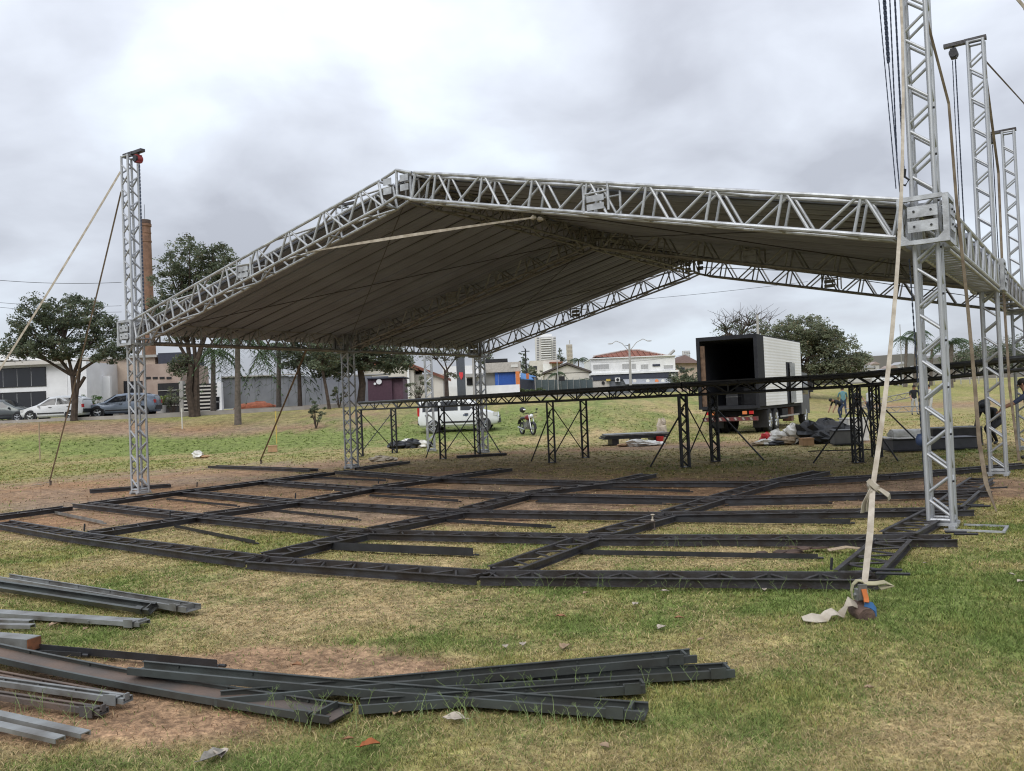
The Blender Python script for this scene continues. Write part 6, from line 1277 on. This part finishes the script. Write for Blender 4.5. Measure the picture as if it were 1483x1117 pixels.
for k in range(4): b.ribbon([Vector((-.5 + .02 * k, math.cos(a) * (.05 + .03 * k), .1 + math.sin(a) * (.03 + .018 * k))) for a in [i * .5 for i in range(13)]], .02, .01, Vector((1, 0, 0)))
b.tube((-.42, 0, .1), (.45, .05, .1), .14, .12, 14); b.build('roll', TARPW, q, True); b = MB(); b.ribbon([Vector((-.75, -.15, .06)), Vector((-.4, -.2, .02)), Vector((.1, -.22, .012)), Vector((.5, -.2, .02))], .3, .012, Vector((0, 1, .1))); b.build('loose_flap', TARPW, q)
b0 = on(918, 31.5); t = thing('panel_stack', 'stack of dark stage panels on blocks in the middle of the field', 'panels', b0, .05)
for k in range(3): b = MB(); b.box(-1.25 + k * .06, 1.05 + k * .05, -.55, .55, .22 + k * .062, .27 + k * .062); b.build('panel', GRY if k == 2 else BLK, t)
for x in (-.8, 0, .7): b = MB(); b.box(x - .12, x + .12, -.5, .5, 0, .219); b.build('block', BLK, t)
pile('crumpled_sheet', 'crumpled white plastic sheet in front of the stacked panels', 'plastic sheet', 932, 30, [(-.3, 0, .1, .35, .25, .13, 0, 'fold'), (.1, -.05, .08, .4, .25, .1, 0, 'fold'), (.4, .0, .06, .3, .2, .07, 0, 'fold'), (-.7, .1, .05, .25, .2, .05, 1, 'brown_scrap')], [TARPW, CARDB], 6)
pile('white_sack', 'upright white sack beside the stacked panels', 'sack', 957, 32.5, [(0, 0, .4, .18, .16, .42, 0, 'sack_body'), (-.1, 0, .2, .2, .16, .2, 0, 'sack_foot'), (.08, 0, .72, .1, .1, .14, 0, 'sack_neck')], [mat('dirty_sack', (.50, .43, .34), .9, 0, var=.2)], 7)
q = thing('red_bucket', 'red plastic bucket in front of the white sack', 'bucket', on(954, 31)); b = MB(); b.tube((0, 0, 0.01), (0, 0, .26), .11, .14, 14); b.build('pail', REDP, q, True); b = MB(); b.path([(-.14, 0, .25), (-.1, -.05, .34), (.1, -.05, .34), (.14, 0, .25)], .006); b.build('handle', PLASB, q)
pile('white_bundle', 'crumpled white sack alone on the far left grass', 'sack', 284, 34.5, [(0, 0, .13, .22, .2, .16, 0, 'sack_body'), (.25, 0, .06, .2, .12, .06, 1, 'brown_flap')], [TARPW, CARDB], 8)
crate('cardboard_box', 'flat brown cardboard box beside the yellow post', 'box', 393, 37, .38, .3, .3, CARDB, .2)
pile('canvas_scrap', 'dirty canvas scrap at the foot of the middle left tower', 'canvas', 548, 27.5, [(0, 0, .07, .35, .22, .1, 0, 'fold'), (.3, 0, .05, .25, .2, .07, 0, 'fold')], [mat('dirty_canvas', (.36, .31, .24), .9, 0, var=.2)], 9)
b0 = gnd(1147, 803); t = thing('board_scraps', 'dark broken board scraps in the front right cell of the floor frame', 'scraps', b0)
BRD = mat('wet_board', (.085, .055, .042), .9, 0, var=.3, bump=.4)
for k, (x, y, s1, s2, a, z) in enumerate(((0, 0, .2, .12, .3, .02), (.12, .1, .22, .1, -.5, .045), (-.14, -.05, .16, .09, .9, .03), (.3, .12, .2, .12, .1, .025), (-.3, .02, .1, .06, .2, .02), (.1, -.06, .14, .08, 1.6, .06))):
    M_ = Matrix.Translation((x, y, z)) @ Matrix.Rotation(a, 4, 'Z') @ Matrix.Rotation(.12 * (-1) ** k, 4, 'X'); b = MB(); b.box(-s1 / 2, s1 / 2, -s2 / 2, s2 / 2, 0, .015, M_); b.build('board', BRD, t)
b0 = gnd(1228, 800); t = thing('board_scraps', 'thin pale bark scrap lying right of the broken boards', 'scraps', b0); b = MB(); b.ribbon([(-.2, 0, .03), (0, .02, .05), (.2, 0, .02)], .06, .008, Vector((0, 1, .2))); b.build('bark', WOOD, t)
# bottle jack left on a cross beam
b0 = gnd(942, 768); t = thing('screw_jack', 'small pale screw jack standing beside the cross beam', 'jack', b0); b = MB(); b.box(-.07, .07, -.04, .04, .0, .02); b.tube((-.05, 0, .02), (-.05, 0, .1), .01); b.tube((.05, 0, .02), (.05, 0, .1), .01); b.box(-.06, .06, -.02, .02, .1, .115); b.build('base', RUST, t); b = MB(); b.tube((.03, 0, .115), (.035, 0, .19), .01); b.ell((.035, 0, .19), (.028, .022, .012), 10, 6); b.ell((.03, 0, .12), (.02, .02, .02), 8, 6); b.build('spindle', STRAP, t, True)
# field truss being carried by the workers
for lab, a, c in (('lower lattice truss lying on the far field by the workers', (1225, 600, 49), (1335, 596, 49.5)), ('raised lattice truss held at a slant by the far workers', (1240, 592, 50), (1322, 575, 50.5))):
    a, c = at(*a), at(*c); t = thing('field_truss', lab, 'truss', a, 0, 'trusses handled by the workers'); d = c - a; b = MB(); h = .3
    for z in (0, h): b.tube(Vector((0, 0, z)), d + Vector((0, 0, z)), .03, n=6)
    n = 12
    for k in range(n): p, q2 = d * (k / n), d * ((k + 1) / n); b.tube(p + Vector((0, 0, h if k % 2 else 0)), q2 + Vector((0, 0, 0 if k % 2 else h)), .018, n=5)
    b.build('lattice', ALUD, t, True)
# marker posts
for lab, px, py0, py1, Y, m in (('thin pale marker post in front of the slatted gate', 264, 592, 622, 48, PAPER), ('thin wooden stake on the left grass', 58, 612, 668, 39, WOOD), ('short yellow post beside the cardboard box', 401, 596, 650, 42, YEL)):
    a = at(px, py1, Y); z = T(a.x, Y); t = thing('marker_post', lab, 'post', (a.x, Y, z), 0, 'marker posts on the grass'); c = at(px, py0, Y); b = MB(); b.tube((0, 0, -.1), (0, 0, max(.5, c.z - z)), .03, n=6); b.build('shaft', m, t); b = MB(); b.tube((0, 0, max(.5, c.z - z)), (0, 0, max(.5, c.z - z) + .02), .036, n=6); b.build('cap', m, t)
# bin by the gate
t = thing('litter_bin', 'dark litter bin beside the slatted gate post', 'bin', on(312, 60.5)); b = MB(); b.tube((0, 0, .2), (0, 0, 1.1), .28, .32, 12); b.build('drum', DARK, t, True); b = MB(); b.tube((0, 0, .7), (0, 0, .8), .325, n=12); b.build('band', CONC, t)

# ------------------------------------------------------------------ leaves and paper on the lawn
LV = [mat('dry_leaf_a', (.27, .19, .12), .9, 0, var=.2, scale=30), mat('dry_leaf_b', (.24, .12, .06), .9, 0, var=.2, scale=30), mat('dry_leaf_c', (.36, .31, .25), .9, 0, var=.2, scale=30)]
def leaf(name, label, px, py, s, m, rz, group=None, cat='leaf'):
    p = gnd(px, py); p.z = T(p.x, p.y) + .012; t = thing(name, label, cat, p, rz, group); b = MB(); n = 6; vs = []; rs = random.Random(int(px * 7 + py))
    for i in range(n + 1):
        f = i / n; wd = math.sin(math.pi * min(1, f * .93 + .05)) * .36 * s; cu = .05 * s * math.sin(math.pi * f) + rs.uniform(-.02, .02) * s; x = (f - .5) * s
        vs += [(x, -wd, cu + wd * .25 + .008), (x, 0, cu + .004), (x, wd, cu + wd * rs.uniform(-.05, .5) + .008)]
    fs = []
    for i in range(n):
        for j in range(2): fs.append((i * 3 + j, i * 3 + j + 1, i * 3 + 4 + j, i * 3 + 3 + j))
    k = len(vs); vs += [(x, y, z - .002) for x, y, z in vs]; fs += [tuple(k + i for i in f[::-1]) for f in fs]; b.add(vs, fs); b.build('blade', m, t)
    b = MB(); b.tube((-.5 * s, 0, .006), (-.72 * s, .04 * s, .01), .002, n=4); b.build('stalk', m, t)
rl = random.Random(21)
for px, py, s, k in ((958, 912, .09, 2), (920, 878, .07, 2), (848, 862, .06, 0), (812, 896, .08, 1), (818, 940, .1, 0), (757, 937, .07, 2), (732, 940, .06, 2), (983, 898, .06, 1), (962, 859, .06, 2), (1107, 857, .06, 2), (1172, 856, .06, 0), (1464, 835, .06, 2), (1478, 845, .07, 2), (1340, 818, .04, 2), (195, 800, .06, 0), (78, 908, .1, 0), (125, 914, .06, 0), (35, 860, .08, 0), (430, 967, .07, 1), (575, 1036, .08, 0), (625, 978, .07, 1), (385, 822, .06, 0), (505, 1075, .05, 1), (320, 1096, .1, 2), (1258, 1000, .05, 0), (1015, 930, .06, 0), (690, 873, .05, 0), (875, 1085, .06, 0)):
    leaf('dry_leaf', 'small curled dry leaf lying on the lawn', px, py, s, LV[k], rl.uniform(0, 6), 'dry leaves on the lawn')
leaf('dry_leaf', 'big rust-orange dry leaf at the bottom of the picture', 536, 1084, .1, mat('rust_leaf', (.28, .09, .03), .9), .4)
leaf('dry_leaf', 'grey curled leaf in front of the channel pile', 657, 1045, .12, LV[2], 2.9)
leaf('paper_scrap', 'whitish crumpled scrap half in the bottom grass', 310, 1100, .14, mat('grey_scrap', (.19, .175, .15), .9, 0, var=.3, scale=30), .9, cat='scrap')
